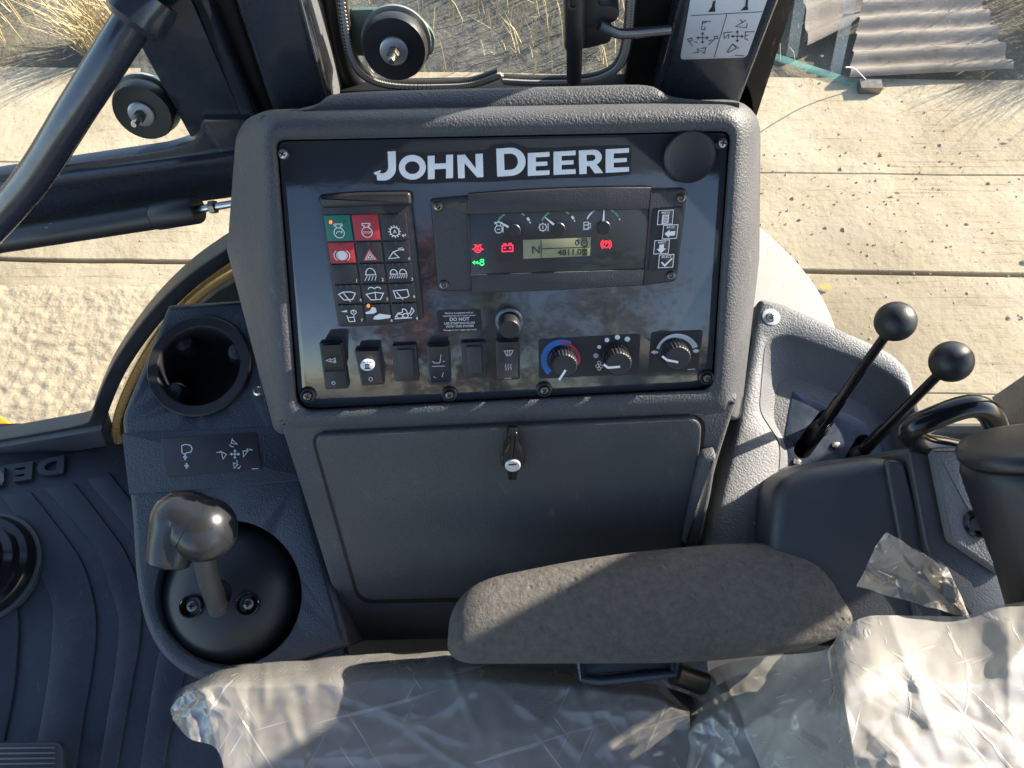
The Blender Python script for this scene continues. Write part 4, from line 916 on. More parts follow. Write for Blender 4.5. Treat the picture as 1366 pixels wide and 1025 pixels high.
# ---- rocker switches
def z3(pts): return [(360 + x * .23426, 380 + y * .23426) for x, y in pts]
def z4(pts): return [(640 + x * .24890, 380 + y * .24890) for x, y in pts]
def rocker(q, kind):
    mq = quadmap(q); E_ = lambda a, r: rpoly([(*mq(a, a * .7), r), (*mq(1 - a, a * .7), r), (*mq(1 - a, 1 - a * .7), r), (*mq(a, 1 - a * .7), r)], 4)
    sw = solid('rocker_switch' if kind != 'blank' else 'blanking_plate', GL, E_(-.02, 3), 0, .004, M_black, sc, .001)
    m2 = MB(); top = .0045
    if kind == 'blank':
        solid('plate_inset', GL, E_(.17, 2), .003, .0062, M_char, sw, .0006); return
    # curved rocker face
    nu, nv = 5, 14; a = .07; loops = []
    for j in range(nv + 1):
        v = a * .7 + (1 - a * 1.4) * j / nv; t = j / nv
        hh = .0065 + (.011 * (1 - t) ** 1.3 if kind == 'lights' else .010 * (t - .1) ** 2 + .0045 * (1 - t) if kind != 'flat' else .006 * (1 - 4 * (t - .45) ** 2 * .6))
        if kind == 'lights' and t > .62: hh = .0055
        loops.append([GL.at(*mq(a, v), .003), GL.at(*mq(a, v), hh), GL.at(*mq(.5, v), hh + .0008), GL.at(*mq(1 - a, v), hh), GL.at(*mq(1 - a, v), .003)])
    obj('rocker', *loft(loops), M_black, sw, ang=35)
    H = .0165
    if kind == 'lights':
        strokes_vf(m2, GL, [z3(l) for l in ([(320, 432), (345, 422), (345, 440), (320, 432)], [(345, 430), (372, 418), (372, 440), (350, 440)], ci(370, 438, 6), ci(362, 560, 9, 0, 360, 8))], 1.0, H)
        m2.build('switch_symbol', M_wgrey, sw)
    elif kind == 'beacon':
        solid('switch_lens', GL, z3(ell(554, 462, 40, 30, 28)), .006, .0150, M_white, sw, .0006)
        strokes_vf(m2, GL, [z3(l) for l in ([(545, 478), (545, 455), (563, 454), (563, 478)], [(538, 480), (572, 479)], [(540, 447), (530, 440)], [(568, 446), (580, 440)], [(554, 445), (554, 438)], [(554, 478), (554, 458)])], 1.1, .0156)
        m2.build('switch_symbol', M_ink, sw); m3 = MB(); strokes_vf(m3, GL, [z3(ci(574, 538, 10))], .9, .0155); m3.build('switch_symbol', M_wgrey, sw)
    elif kind == 'seat':
        strokes_vf(m2, GL, [z3(l) for l in ([(925, 437), (940, 447), (968, 445), (975, 397)], [(925, 465), (998, 463)], [(932, 522), (948, 534), (980, 530), (988, 500)], [(932, 546), (1005, 544)], [(985, 440), (994, 436)])], .9, .0135)
        m2.build('switch_symbol', M_wgrey, sw)
    else:
        strokes_vf(m2, GL, [z4(l) for l in ([(132, 355), (178, 352), (168, 376), (142, 378), (132, 355)], [(148, 350), (148, 385)], [(160, 350), (160, 385)], [(140, 425), (136, 440), (142, 450), (138, 458)], [(154, 425), (150, 440), (156, 450), (152, 458)], [(168, 425), (164, 440), (170, 450), (166, 458)], ci(150, 498, 12, 180, 360), [(132, 502), (170, 502)])], 1.0, .0135)
        m2.build('switch_symbol', M_wgrey, sw)
rocker(z3([(282, 335), (410, 330), (448, 588), (318, 596)]), 'lights'); rocker(z3([(484, 372), (624, 366), (650, 566), (524, 576)]), 'beacon')
rocker(z3([(697, 348), (831, 343), (848, 545), (714, 550)]), 'blank'); rocker(z3([(893, 345), (1024, 340), (1032, 565), (912, 570)]), 'seat')
rocker(z3([(1090, 331), (1224, 326), (1233, 527), (1107, 532)]), 'blank'); rocker(z4([(88, 300), (213, 296), (213, 506), (95, 511)]), 'heat')
# ---- lighter plug
c = GL.at(*z4([(157, 190)])[0]); ax = (GL.n + V((0, -.15, 0))).normalized()
pl_ = lathe('power_socket', c, ax, [(.0130, 0), (.0130, .003), (.0120, .0042), (.0105, .0042), (.0105, .001), (0, .001)], flat('socket_grey', (.22, .25, .29), .3, .3), sc, 36)
lathe('socket_plug', c, ax, [(.0098, .001), (.0098, .020), (.0088, .0215), (.0075, .0218), (0, .0205)], M_black, pl_, 32)
# ---- dials
def dial(cx, cy, fx, fy, ptr, rr):
    c = GL.at(cx, cy, .0006); f = GL.at(fx, fy, .020); ax = GL.n
    c = f - ax * .0194; n = 48; rr *= .87; prof = [(rr * 1.06, 0), (rr * 1.06, .002), (rr, .003), (rr, .015), (rr * .93, .0185), (rr * .85, .0194), (0, .0194)]
    u, t, w_ = frame(ax); loops = []
    for r, z in prof:
        L = []
        for k in range(n * 2):
            a = math.pi * k / n; q = r * (1 - (.05 if k % 4 < 2 and .002 < z < .019 else 0)); L.append(c + w_ * z + u * q * math.cos(a) + t * q * math.sin(a))
        loops.append(L)
    kn = obj('dial_knob', *loft(loops), M_black, sc, ang=30)
    m2 = MB(); FPk = Plane(f, ax); strokes_vf(m2, FPk, [ptr], 3.0, .0006); m2.build('dial_pointer', M_white, kn)
dA = solid('dial_decal', GL, rpoly([(718.4, 453, 4), (854.5, 445.5, 4), (851.6, 499, 4), (719, 505.5, 4)]), 0, .0005, M_sticker, pan, 0)
dB = solid('dial_decal', GL, rpoly([(869, 443.5, 4), (938, 440.5, 4), (930.5, 495, 4), (864.7, 497.5, 4)]), 0, .0005, M_sticker, pan, 0)
def band(c, pts_o, pts_i, mat, parent): m2 = MB(); n = len(pts_o); m2.add([GL.at(*p, .0009) for p in pts_o + pts_i], [(i, i + 1, n + i + 1, n + i) for i in range(n - 1)]); m2.build('dial_scale', mat, parent)
def arcz(cx, cy, r, a0, a1, ky=.96, n=24): return z4([(cx + r * math.cos(R(a0 + (a1 - a0) * k / n)), cy - r * ky * math.sin(R(a0 + (a1 - a0) * k / n))) for k in range(n + 1)])
band(None, arcz(440, 402, 113, 228, 62), arcz(440, 402, 80, 228, 62), M_bluep, dA)
def taper(cx, cy, ro, w0, w1, a0, a1, n=20): 
    o_ = arcz(cx, cy, ro, a0, a1, n=n); i_ = []
    for k in range(n + 1):
        a = R(a0 + (a1 - a0) * k / n); r = ro - (w0 + (w1 - w0) * k / n); i_ += z4([(cx + r * math.cos(a), cy - r * .96 * math.sin(a))])
    return o_, i_
o_, i_ = taper(440, 402, 100, 6, 34, 100, -16); m2 = MB(); n = len(o_); m2.add([GL.at(*p, .0011) for p in o_ + i_], [(i, i + 1, n + i + 1, n + i) for i in range(n - 1)]); m2.build('dial_scale', M_redp, dA)
o_, i_ = taper(1060, 378, 120, 20, 30, 162, 24); band(None, o_, i_, M_wdecal, dB)
m2 = MB()
for x, y, r in ((640, 334, 11), (682, 297, 13), (738, 282, 14), (791, 292, 15)): fill_vf(m2, GL, z4(ell(x, y, r, r * .9, 14)), .0009)
strokes_vf(m2, GL, [z4(ci(x, y, 8)) for x, y in ((640, 418), (630, 436), (650, 438), (640, 450))], .8, .0009)
m2.build('dial_mark', M_white, dA); m3 = MB(); fill_vf(m3, GL, z4(ell(622, 381, 14, 13, 14)), .0009); m3.build('dial_mark', M_wgrey, dA)
m2 = MB(); fill_vf(m2, GL, z4([(915, 362), (938, 350), (938, 354), (956, 356), (956, 368), (938, 368), (938, 374)]), .0009); fill_vf(m2, GL, z4([(1140, 352), (1160, 344), (1178, 352), (1172, 362), (1156, 366), (1146, 362)]), .0009); strokes_vf(m2, GL, [z4([(1114, 455), (1155, 452)])], .8, .0009); m2.build('dial_mark', M_wdecal, dB)
dial(747, 478, *z4([(456, 436)])[0], z4([(460, 458), (425, 512)]), .0145); dial(823, 472, *z4([(746, 428)])[0], z4([(752, 440), (688, 445), (664, 428)]), .0150); dial(901, 466, *z4([(1062, 396)])[0], z4([(1064, 416), (1004, 404), (978, 384)]), .0152)
# ---- storage door
dr = solid('storage_door', DP, rpoly([(417, 582, 18), (938, 558, 22), (934, 605, 6), (918, 690), (897, 792, 14), (480, 802, 20)], 8), 0, .0075, M_door, sc, .003, 3)
solid('door_groove', DP, rpoly([(413, 578, 20), (943, 553, 24), (938, 605, 6), (922, 690), (900, 797, 14), (477, 806, 22)], 8), 0, .0008, M_black_gap, sc, 0)
DT = DP.off(.0075)
lk = lathe('latch_disc', DT.at(684, 611), DT.n, [(.0125, 0), (.0125, .004), (.0105, .006), (0, .006)], M_black, dr, 32)
solid('latch_handle', DT, rpoly([(677, 579, 3), (691, 578.5, 3), (691, 592, 2), (698, 606, 4), (698, 622, 6), (690, 632, 3), (690, 642, 2), (678, 642.5, 2), (677, 632, 3), (671, 622, 6), (671, 606, 4), (677, 593, 2)]), .003, .016, M_blackgl, dr, .003, 3)
lathe('lock_face', DT.at(684, 620.5, .016), DT.n, [(.0078, -.002), (.0078, .0014), (.0068, .0022), (0, .0022)], flat('lock_silver', (.62, .63, .66), .35, .4), dr, 28)
m2 = MB(); strokes_vf(m2, DT, [[(678.5, 620.5), (689, 620)]], 1.6, .0186); m2.build('lock_print', M_ink, dr)
solid('hinge_cover', DP, rpoly([(936, 612, 8), (958, 609, 6), (950, 660), (936, 724, 4), (911, 728, 4), (925, 660)]), -.01, .016, M_body, sc, .006, 3)
tube('hinge_seam', [DP.at(x, y, .004) for x, y in ((930, 618), (920, 670), (906, 740))], .0022, M_black_gap, sc, 8)

# ------------------------------------------------------------------ front pod with the cup holder
pod = thing('lever_pod', 'dark blue grey lever pod with round cup holder left of the console', 'lever pod', QP.at(300, 700, -.3))
po = rpoly([(223, 405, 5), (330, 398, 3), (350, 490), (405, 640), (467, 862, 6), (402, 884, 20), (345, 912, 50), (262, 914, 60), (206, 872, 70), (180, 800, 60), (174, 690, 20), (160, 556, 12)], 8)
ring_o = ell(267, 489, 69, 61, 56, tilt=-8); dome_o = ell(304, 792, 98, 98, 72)
holed('pod_shell', QP, po, [ell(267, 489, 66, 58.5, 56, tilt=-8), dome_o], -.25, 0, M_pod, pod, .009, hole_depth=.06, hole_bev=.0018, ang=45)
solid('decal_band', QP, rpoly([(162, 578, 3), (394, 568, 3), (418, 640, 3), (172, 660, 3)]), -.004, .0015, M_pod, pod, .0014)
# cup holder: rim ring and a hollow cup
cc = QP.at(267, 489); e1 = (QP.at(330, 480) - QP.at(204, 498)); rx_ = QP.at(336, 488) - cc; ra = rx_.length
def cup(prof, name, mat):
    u = RX; t = QP.n.cross(u).normalized(); loops = []
    for r, z in prof: loops.append([cc + QP.n * z + u * (r * math.cos(2 * math.pi * k / 56)) + t * (r * math.sin(2 * math.pi * k / 56)) for k in range(56)])
    v, f = loft(loops, cap0=False); return obj(name, v, f, mat, pod)
ra *= .985
cup([(ra * 1.01, -.002), (ra * 1.02, .003), (ra * .99, .0055), (ra * .82, .0045), (ra * .79, .002), (ra * .775, -.004), (ra * .74, -.07), (ra * .70, -.074), (0, -.074)], 'cup_holder', M_black)
for k, a in enumerate((130, 30, 220)):
    p = cc + QP.n * -.012 + RX * (ra * .73 * math.cos(R(a))) + QP.n.cross(RX) * (ra * .73 * math.sin(R(a)))
    lathe('cup_grip', p, QP.n, [(0, -.03), (.013, -.028), (.015, -.01), (.011, .002), (0, .006)], M_rubber, pod, 16)
dec2 = solid('decal', QP, rpoly([(215, 585, 3), (342, 576, 4), (350, 626, 4), (222, 637, 4)]), .0015, .0024, M_podsticker, pod, .0003)
mb = MB()
def z2(pts): return [(130 + x * .23406, 400 + y * .23415) for x, y in pts]
def Z2(ls, w=1.2): strokes_vf(mb, QP, [z2(l) for l in ls], w, .0029)
Z2([[(480, 832), (500, 824), (530, 830), (540, 850), (532, 868), (510, 872), (495, 880), (482, 872), (480, 832)]], 1.3)
for x, y in ((500, 897), (508, 946)): Z2([[(x, y - 16), (x, y + 16)], [(x - 12, y), (x + 12, y)]], 2.2)
Z2([[(760, 880), (806, 880)], [(783, 858), (783, 902)]], 1.2)
for dx, dy in ((1, 0), (-1, 0), (0, 1), (0, -1)): Z2([[(783 + dx * 16 - dy * 7, 880 + dy * 16 - dx * 7), (783 + dx * 26, 880 + dy * 24), (783 + dx * 16 + dy * 7, 880 + dy * 16 + dx * 7)]], 1.1)
Z2([[(770, 790), (762, 818), (798, 824), (770, 800)], [(752, 826), (764, 838), (778, 838)], [(706, 866), (716, 908), (736, 882), (700, 862)], [(678, 870), (700, 870), (692, 864)], [(830, 862), (832, 896), (858, 862), (830, 862)], [(848, 862), (858, 846)], [(886, 856), (864, 856), (872, 850)], [(775, 930), (780, 962), (800, 938), (775, 930)], [(796, 930), (794, 914)], [(816, 946), (806, 962), (796, 958)], [(880, 964), (918, 962)]], 1.1)
mb.build('decal_print', M_white, dec2, kind='stuff')
# dome
dc = QP.at(304, 792, -.02); rd = (QP.at(398, 792) - QP.at(210, 792)).length / 2
lathe('dome', dc, QP.n, [(rd * 1.02, -.03), (rd * 1.0, -.012), (rd * .97, -.002), (rd * .88, .010), (rd * .7, .021), (rd * .45, .029), (rd * .22, .032), (rd * .2, .0325), (rd * .19, .028), (rd * .15, .024), (0, .024)], M_rubber, pod, 64, ang=50)
DOM = QP.off(.0125)
for px, py in ((256, 809), (331, 806)):
    c = QP.at(px, py, .0105); lathe('dome_recess', c, QP.n, [(.0135, -.004), (.0135, .0035), (.0125, .0045), (.0105, .002), (.0095, -.002), (0, -.002)], M_blackgl, pod, 28)
    hd = lathe('screw', c, QP.n, [(.0062, -.003), (.0062, .001), (.004, .0026), (0, .0026)], M_dsteel, pod, 20)
    mb = MB(); mb.add(*box_vf(c + QP.n * .0026, .007, .0016, .001)); mb.add(*box_vf(c + QP.n * .0026, .0016, .007, .001)); mb.build('screw_slot', M_black_gap, hd)
# small catch between pod and console
cat_ = thing('door_catch', 'small black catch with a steel screw between cup holder and console', 'catch', QP.at(355, 520, .01))
solid('catch_body', QP, rpoly([(341, 484, 3), (349, 484, 3), (353, 505), (366, 548, 5), (362, 555, 4), (354, 548), (346, 515)]), 0, .028, M_blackgl, cat_, .003)
lathe('screw', QP.at(344, 522, .012), QP.n, [(.006, -.003), (.006, .001), (.004, .003), (0, .003)], M_steel, cat_, 16)
# loader lever
ll = thing('loader_lever', 'glossy black ball headed lever standing on the round dome', 'lever', QP.at(293, 812, .008))
b0 = QP.at(292, 812, .008); s1 = zplane(1.665).at(272, 706); ballr = .0335
mid = b0.lerp(s1, .5) + V((-.004, 0, .004)); 
tube('shaft', smooth_path([b0, mid, s1], 6), .0115, plastic('shaft_grey', (.055, .054, .052), .4, 500, .1, .4), ll, 20)
blk = flat('knob_black', (.018, .019, .022), .27, 0, .5)
kn = MB()
t1 = zplane(1.672).at(238, 690); t2 = zplane(1.655).at(225, 748)
lathe('ball', s1, UP, sphere_prof(ballr, 22), blk, ll, 44, ang=180)
tube('barrel', smooth_path([s1.lerp(t1, .35), t1.lerp(s1, .1), t1.lerp(t2, .35), t2], 6), [.0325 - .010 * k / 18 for k in range(19)], blk, ll, 32, ang=60)
d = (t2 - t1.lerp(t2, .35)).normalized()
lathe('barrel_cap', t2, d, [(.0222, -.002), (.0215, .0025), (.018, .005), (.008, .0058), (.007, .0035), (0, .0035)], blk, ll, 32)
lathe('cap_screw', t2 + d * .0035, d, [(.0045, 0), (.0045, .003), (.003, .0042), (0, .0042)], M_dsteel, ll, 14)

# ------------------------------------------------------------------ rear pod with two levers
rp = thing('rear_pod', 'pale grey textured lever pod right of the console, sunlit', 'lever pod', RP.at(1080, 600, -.3))
ro = rpoly([(1014, 397, 6), (1045, 404, 10), (1188, 467, 20), (1216, 494, 16), (1228, 545), (1275, 640), (1270, 800, 10), (935, 800, 10), (948, 712), (982, 575), (1006, 440)], 6)
def hl_(pts): return rpoly(pts, 6)
h_top = hl_([(1021, 455, 16), (1050, 446, 16), (1166, 487, 26), (1206, 513, 20), (1226, 570, 10), (1242, 690, 8), (1090, 702, 20), (1038, 655, 22), (1042, 592, 16), (1013, 548, 14)])
h_bot = hl_([(1031, 505, 16), (1058, 494, 16), (1152, 530, 26), (1192, 556, 20), (1206, 600, 10), (1216, 680, 8), (1088, 690, 20), (1046, 648, 22), (1048, 600, 16), (1026, 560, 14)])
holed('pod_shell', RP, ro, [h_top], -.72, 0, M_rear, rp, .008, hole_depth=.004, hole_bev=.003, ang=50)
T0 = [RP.at(x, y, -.003) for x, y in h_top]; T1 = [RP.at(x, y, -.034) for x, y in h_bot]; T2 = inset([p - RP.n * .004 for p in T1], RP.n, .006)
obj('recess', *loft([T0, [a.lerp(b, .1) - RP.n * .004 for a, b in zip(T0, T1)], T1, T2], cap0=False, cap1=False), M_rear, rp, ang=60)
RF = RP.off(-.038)
def slot(x0, y0, x1, y1, w): 
    a = V((x0, y0)); b = V((x1, y1)); d = (b - a).normalized(); p = V((-d.y, d.x)); o_ = []
    for k in range(9): t = math.pi * k / 8; o_.append(tuple(b + p * w * math.cos(t) + d * w * math.sin(t)))
    for k in range(9): t = math.pi * k / 8; o_.append(tuple(a - p * w * math.cos(t) - d * w * math.sin(t)))
    return o_
SL = [slot(1101, 559, 1071, 600, 12), slot(1152, 592, 1134, 625, 12)]
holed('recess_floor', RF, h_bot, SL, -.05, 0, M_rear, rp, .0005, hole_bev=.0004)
holed('lever_plate', RF, rpoly([(1058, 521, 4), (1123, 549), (1152, 561, 10), (1178, 592, 10), (1190, 660, 4), (1036, 646, 3)]), [slot(1101, 559, 1071, 600, 12), slot(1152, 592, 1134, 625, 12)], -.004, .0012, M_zinc, rp, .0005, hole_bev=.0004)
solid('slot_bottom', RF, [(1050, 530), (1180, 550), (1180, 650), (1040, 640)], -.060, -.040, M_black_gap, rp, 0)
for px, py in ((1114.6, 594.5), (1063, 617)): lathe('screw', RF.at(px, py, .0012), RF.n, [(.0048, 0), (.0048, .002), (.003, .0038), (0, .004)], M_steel, rp, 18)
screw(RP, 1028.5, 423.5, .0062, .0004, M_steel, False, rp); lathe('screw_washer', RP.at(1028.5, 423.5), RP.n, [(.011, -.001), (.011, .001), (.0095, .0016), (0, .0016)], M_wgrey, rp, 24)
dd = solid('decal', RP, rpoly([(1004, 662, 10), (1014, 654, 8), (1050, 656, 6), (1042, 730, 3), (992, 730, 3)]), 0, .0006, M_wgrey if 0 else M_rear, rp, .0002)
mb = MB()
def z6(pts): return [(900 + x * .37037, 380 + y * .37073) for x, y in pts]
strokes_vf(mb, RP, [z6(l) for l in ([(288, 855), (296, 885)], [(300, 862), (312, 850), (322, 890)], [(308, 878), (330, 872)], [(318, 770), (328, 755), (330, 790)], [(320, 775), (312, 765)], [(345, 795), (350, 770)])], 1.4, .0010)
for p in ((321, 812), (315, 828), (322, 840)): fill_vf(mb, RP, z6(ell(*p, 4, 4, 8)), .0010)
mb.build('decal_print', M_white, dd, kind='stuff')
def blever(px, py, zb, bx, by, zt, r, label):
    b = zplane(zb).at(px, py); t = zplane(zt).at(bx, by); o = thing('control_lever', label, 'lever', b, 'ball top control levers')
    d = (t - b)
    tube('shaft', [b, b + d * .30, b + d * .33, t], [.0075, .0072, .0058, .0050], M_blackgl, o, 18)
    lathe('ball', t, d, [(.006, -r * 1.12), (.009, -r * .98)] + sphere_prof(r, 20, -68, 90), M_rubber, o, 40, ang=180)
    lathe('boot', b, d, [(.011, -.03), (.012, -.012), (.010, .006), (.0075, .010), (0, .010)], M_black, o, 18)
blever(1094, 572, 1.565, 1194.5, 429, 1.755, .0205, 'tall black ball top lever in the slot nearer the console')
blever(1147, 606, 1.565, 1269, 482.5, 1.745, .0210, 'tall black ball top lever nearer the black loop handle')
# ------------------------------------------------------------------ backhoe control tower
tw = thing('control_tower', 'dark grey rounded control tower right of the levers behind the armrest', 'control tower', zplane(1.2).at(1200, 740))
TP = Plane(zplane(1.68).at(1130, 690), (-.12, -.30, .95))
solid('housing', TP, rpoly([(1034, 648, 26), (1072, 624, 30), (1180, 608, 20), (1214, 622, 16), (1256, 760, 10), (1290, 880, 10), (1040, 880, 20), (1022, 740, 40)], 8), -.78, 0, M_tower, tw, .020, 5, ang=60)
solid('housing_step', TP, rpoly([(1180, 612, 16), (1206, 616, 10), (1230, 700, 6), (1262, 840, 8), (1222, 845), (1196, 700)]), -.1, .004, M_tower, tw, .004, 3)
TQ = Plane(zplane(1.70).at(1260, 680), (.02, -.25, .96))
solid('side_block', TQ, rpoly([(1212, 600, 6), (1226, 596, 4), (1290, 594, 8), (1345, 800, 8), (1330, 860), (1275, 800), (1237, 733, 6)]), -.30, .0, M_tower, tw, .004, 3)
solid('side_face', TQ, rpoly([(1243, 598, 4), (1300, 598, 4), (1340, 770, 6), (1268, 722, 6)]), -.02, .009, M_rear, tw, .004, 3)
c = TQ.at(1304, 699, .010); lathe('button_ring', c, (-.35, -.35, .87), [(.014, -.004), (.014, .003), (.012, .005), (.009, .004), (.0085, .001), (0, .001)], M_blackgl, tw, 28)
lathe('button', c, (-.35, -.35, .87), [(.007, 0), (.007, .002), (.005, .003), (0, .003)], M_char, tw, 20)
# loop handle
lh = thing('loop_handle', 'glossy black bent loop handle behind the joystick grip', 'loop handle', zplane(1.70).at(1220, 590))
zz = [(1296, 606, 1.70), (1262, 598, 1.705), (1232, 592, 1.715), (1214, 580, 1.73), (1219, 570, 1.745), (1240, 560, 1.755), (1280, 545, 1.765), (1306, 543, 1.765), (1324, 558, 1.75), (1334, 590, 1.72), (1338, 620, 1.70)]
tube('tube', smooth_path([zplane(z).at(x, y) for x, y, z in zz], 6), .0115, M_blackgl, lh, 20)
# joystick grip
jg = thing('joystick_grip', 'fat matt black joystick grip at the right edge', 'joystick', zplane(1.70).at(1370, 800))
jb = zplane(1.755).at(1412, 880); jt = zplane(1.85).at(1368, 606)
d = jt - jb; L = d.length
lathe('grip', jb, d, [(.033, -.05), (.032, L * .1), (.0325, L * .3), (.036, L * .5), (.043, L * .72), (.0475, L * .88), (.049, L * .95), (.047, L * .985), (.044, L * 1.0), (0, L)], M_rubber, jg, 48, ang=50)
lathe('top_cap', jb + d, d, [(.043, -.002), (.049, .002), (.050, .007), (.047, .012), (.038, .014), (0, .015)], M_black, jg, 48, ang=50)

# ------------------------------------------------------------------ armrest
st = thing('operator_seat', 'operator seat with brown cushion and worn foam armrest under plastic film', 'seat', zplane(1.3).at(700, 1000))
AP = Plane(zplane(1.665).at(880, 800), (.02, -.10, .99))
ao = rpoly([(594, 872, 14), (598, 812, 26), (634, 772, 40), (800, 738, 80), (965, 722, 60), (1062, 720, 50), (1116, 744, 70), (1160, 838, 24), (1100, 868, 60), (930, 886, 60), (616, 887, 20)], 8)
T = [AP.at(x, y, 0) for x, y in ao]; n = AP.n; loops = []
for ins, dz in ((.012, -.050), (.003, -.044), (0, -.034), (.0, -.026), (.004, -.014), (.012, -.005), (.024, .0), (.036, .002)):
    L0, L1 = AP.at(650, 835), AP.at(1090, 800)
    def spn(p): t = min(1, max(0, (p - L0).dot(L1 - L0) / (L1 - L0).length_squared)); return L0.lerp(L1, t)
    loops.append([p + (spn(p) - p).normalized() * min(ins, (spn(p) - p).length * .9) + n * dz for p in T])
ar = obj('armrest', *loft(loops), M_foam, st, ang=80, label='worn brown grey foam armrest')
solid('bracket_arm', AP, rpoly([(775, 850), (905, 850), (905, 894, 4), (775, 900, 4)]), -.075, -.052, M_tower, ar, .003)
tube('bracket_loop', [zplane(1.607).at(*p) for p in ((774, 884), (776, 905), (800, 908), (880, 900), (898, 898), (900, 878))], .005, M_zinc, ar, 10)
tube('pivot_pin', [zplane(1.58).at(900, 898), zplane(1.56).at(945, 915)], .012, M_dsteel, ar, 18)
# ------------------------------------------------------------------ seat
SPl = Plane(zplane(1.572).at(600, 940), (0, .0, 1))
solid('cushion', SPl, rpoly([(285, 915, 30), (340, 890, 60), (600, 880, 60), (905, 912, 60), (990, 960, 40), (990, 1200), (330, 1200, 60), (300, 1010, 60)], 8), -.16, 0, M_cloth, st, .03, 6, ang=80)
def lerp_path(P, u):
    n = len(P) - 1; x = min(max(u, 0), .99999) * n; i = int(x); return V(P[i]).lerp(V(P[i + 1]), x - i)
top1 = smooth_path([(228, 945), (240, 922), (268, 905), (300, 890), (345, 883), (430, 876), (520, 871), (600, 869), (700, 874), (800, 884), (870, 898), (918, 928)], 6)
bot1 = smooth_path([(232, 962), (252, 984), (290, 1000), (306, 1050), (330, 1100), (430, 1120), (520, 1120), (600, 1120), (700, 1120), (800, 1120), (870, 1120), (935, 1120)], 6)
def ridge(p, f, ang, an, seed):
    c_, s_ = math.cos(R(ang)), math.sin(R(ang)); q = V(((p.x * c_ + p.y * s_) * f, (-p.x * s_ + p.y * c_) * f * an, seed))
    return (1 - abs(noise.noise(q)) * 3.2)
CR = {}
def creases(key, cx, cy, sx, sy, n, lmin, lmax, angs, wmin=.003, wmax=.009):
    rnd = random.Random(key); L = []
    for i in range(n):
        a = R(rnd.choice(angs) + rnd.gauss(0, 16)); l = rnd.uniform(lmin, lmax) / 2; x = cx + rnd.uniform(-sx, sx); y = cy + rnd.uniform(-sy, sy); d = V((math.cos(a), math.sin(a)))
        L.append((V((x, y)), d, l, rnd.uniform(wmin, wmax), rnd.uniform(.4, 1.0) * rnd.choice((1, 1, -.6))))
    return L
def crease_h(L, w):
    h = 0; p = V((w.x, w.y))
    for c, d, l, wd, am in L:
        q = p - c; t = q.dot(d)
        if abs(t) > l: continue
        e = abs(q.x * d.y - q.y * d.x)
        if e < wd * 2.2: h += am * max(0, 1 - e / (wd * 2.2)) ** 1.3 * (1 - (abs(t) / l) ** 2)
    return max(-.7, min(1.15, h))
CS1 = creases(3, -.08, -.02, .36, .13, 150, .05, .22, (28, 40, -38, 75, -60)); CS1b = creases(5, -.33, .03, .09, .12, 90, .03, .11, (35, 60, -50, 100, 0), .003, .008)
CS2 = creases(9, .22, -.03, .12, .14, 130, .04, .16, (70, 40, 110, -20), .004, .011); CS2b = creases(11, .42, -.03, .20, .14, 60, .08, .25, (20, 40, -25, 80), .006, .016)
CS3 = creases(13, .38, .125, .07, .06, 60, .03, .10, (60, 20, 110, -40), .003, .008)
def film1(u, v):
    a = lerp_path(top1, u); b = lerp_path(bot1, u); p2 = a.lerp(b, v)
    w = zplane(1.585).at(p2.x, p2.y)
    edge = min(1, v * 6) ; el = min(1, u * 5.5)
    z = 1.515 + .072 * math.sin(edge * math.pi / 2) * (.5 + .5 * el) 
    k1 = max(0, 1 - u * 4.6); k2 = max(0, (u - .84) * 6) * (1 - v)
    z += (.0030 + .004 * k2) * crease_h(CS1, w) + .010 * (k1 ** .6) * crease_h(CS1b, w) + .006 * k1 * noise.noise(w * 22) + (.0012 + .004 * k1) * noise.noise(w * 75) + .004 * noise.noise(w * 7) + .003
    return zplane(z).at(p2.x + 3 * noise.noise(w * 30), p2.y + 3 * noise.noise(w * 30 + V((9, 0, 0))) * (1 if v > 0 else .4))
sheet('seat_film', film1, 260, 120, M_film, None, label='clear wrinkled plastic film draped over the brown seat cushion', cat='plastic film', group='plastic films')
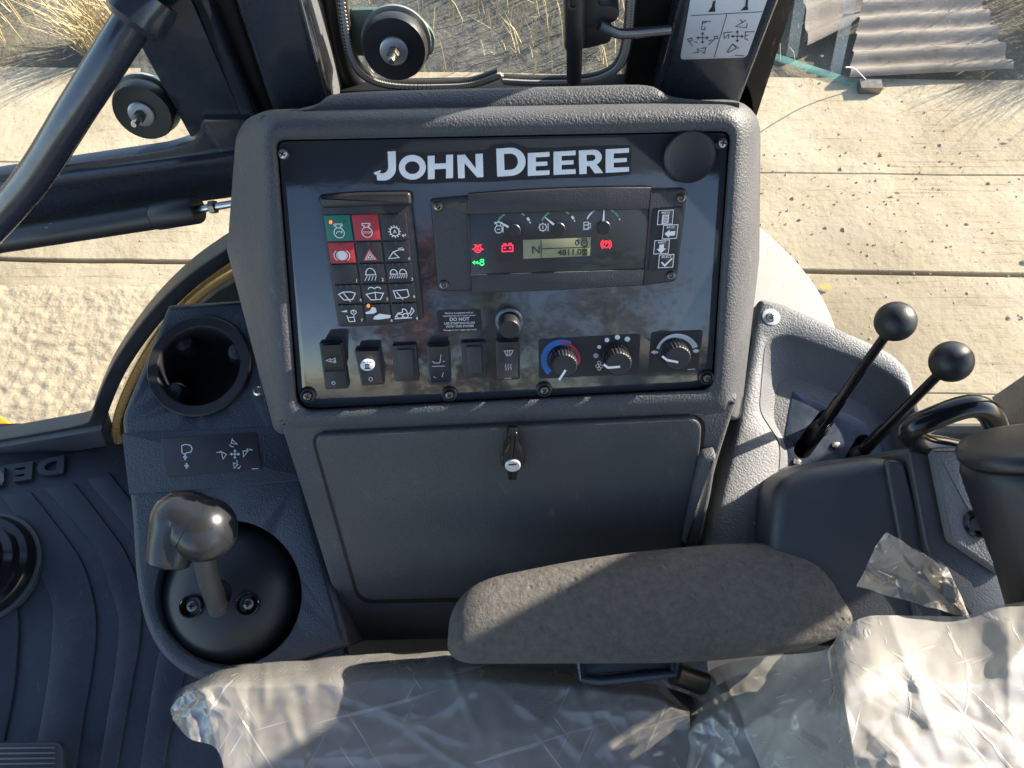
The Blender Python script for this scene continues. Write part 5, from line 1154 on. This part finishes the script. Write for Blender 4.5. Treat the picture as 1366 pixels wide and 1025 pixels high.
# seat back, seen from above
top2 = smooth_path([(905, 1080), (908, 1000), (914, 940), (930, 908), (965, 886), (1030, 876), (1100, 867), (1122, 842), (1160, 822), (1230, 822), (1285, 822), (1330, 808), (1400, 800), (1460, 800)], 6)
bot2 = smooth_path([(920, 1150), (960, 1160), (1000, 1165), (1040, 1170), (1080, 1175), (1120, 1180), (1150, 1185), (1190, 1190), (1240, 1195), (1290, 1200), (1340, 1200), (1400, 1200), (1450, 1200), (1500, 1200)], 6)
def back(u, v, film_):
    a = lerp_path(top2, u); b = lerp_path(bot2, u); p2 = a.lerp(b, v); 
    base = 1.60 + .25 * min(1, max(0, (u - .30) * 5)) ; e = min(1, v * 3.4)
    z = base - .06 + .075 * math.sin(e * math.pi / 2)
    w = zplane(1.62).at(p2.x, p2.y)
    z += .012 * noise.noise(w * 7 + V((3, 1, 0)))
    if film_:
        k = 1 if u < .42 else 1 - min(1, (u - .42) * 8) * .65
        z += .006 + .013 * k * crease_h(CS2, w) + .009 * (1.2 - k) * crease_h(CS2b, w) + .012 * noise.noise(w * 9) + .006 * k * noise.noise(w * 34) + .003 * k * noise.noise(w * 75)
        p2 = p2 + V((noise.noise(w * 25), noise.noise(w * 25 + V((5, 5, 0))))) * (4 * k)
    else:
        p2 = p2 + (V((1250, 1150)) - p2) * .06; z -= .012
    return zplane(z).at(p2.x, p2.y)
sheet('backrest', lambda u, v: back(u, v, False), 60, 40, flat('pale_cloth', (.30, .27, .225), .9), st)
sheet('seat_back_film', lambda u, v: back(u, v, True), 260, 150, M_filmw, None, label='milky crumpled plastic film bunched over the seat back', cat='plastic film', group='plastic films')
def flap(u, v):
    a = V((1180, 709)).lerp(V((1262, 757)), u); b = V((1142, 782)).lerp(V((1296, 826)), u); p2 = a.lerp(b, v)
    w = zplane(1.72).at(p2.x, p2.y); 
    return zplane(1.765 - .05 * v + .02 * math.sin(u * 3.1) + .018 * crease_h(CS3, w) + .016 * noise.noise(w * 18) + .006 * noise.noise(w * 45)).at(p2.x + 3 * noise.noise(w * 60), p2.y + 3 * noise.noise(w * 60 + V((4, 0, 0))))
sheet('film_flap', flap, 80, 60, film('flap_film', .62, (.98, .98, .98), .3), None, label='torn triangular flap of clear plastic standing beside the joystick grip', cat='plastic film', group='plastic films')
# dark base plate under the console foot
bp = structure(solid('seat_base', zplane(1.36), [(460, 850), (940, 850), (960, 1010), (440, 1010)], -.05, 0, M_tower, None, .003))
lathe('bolt', zplane(1.36).at(545, 864), (0, 0, 1), [(.009, 0), (.009, .004), (.006, .008), (0, .008)], M_dsteel, bp, 16)
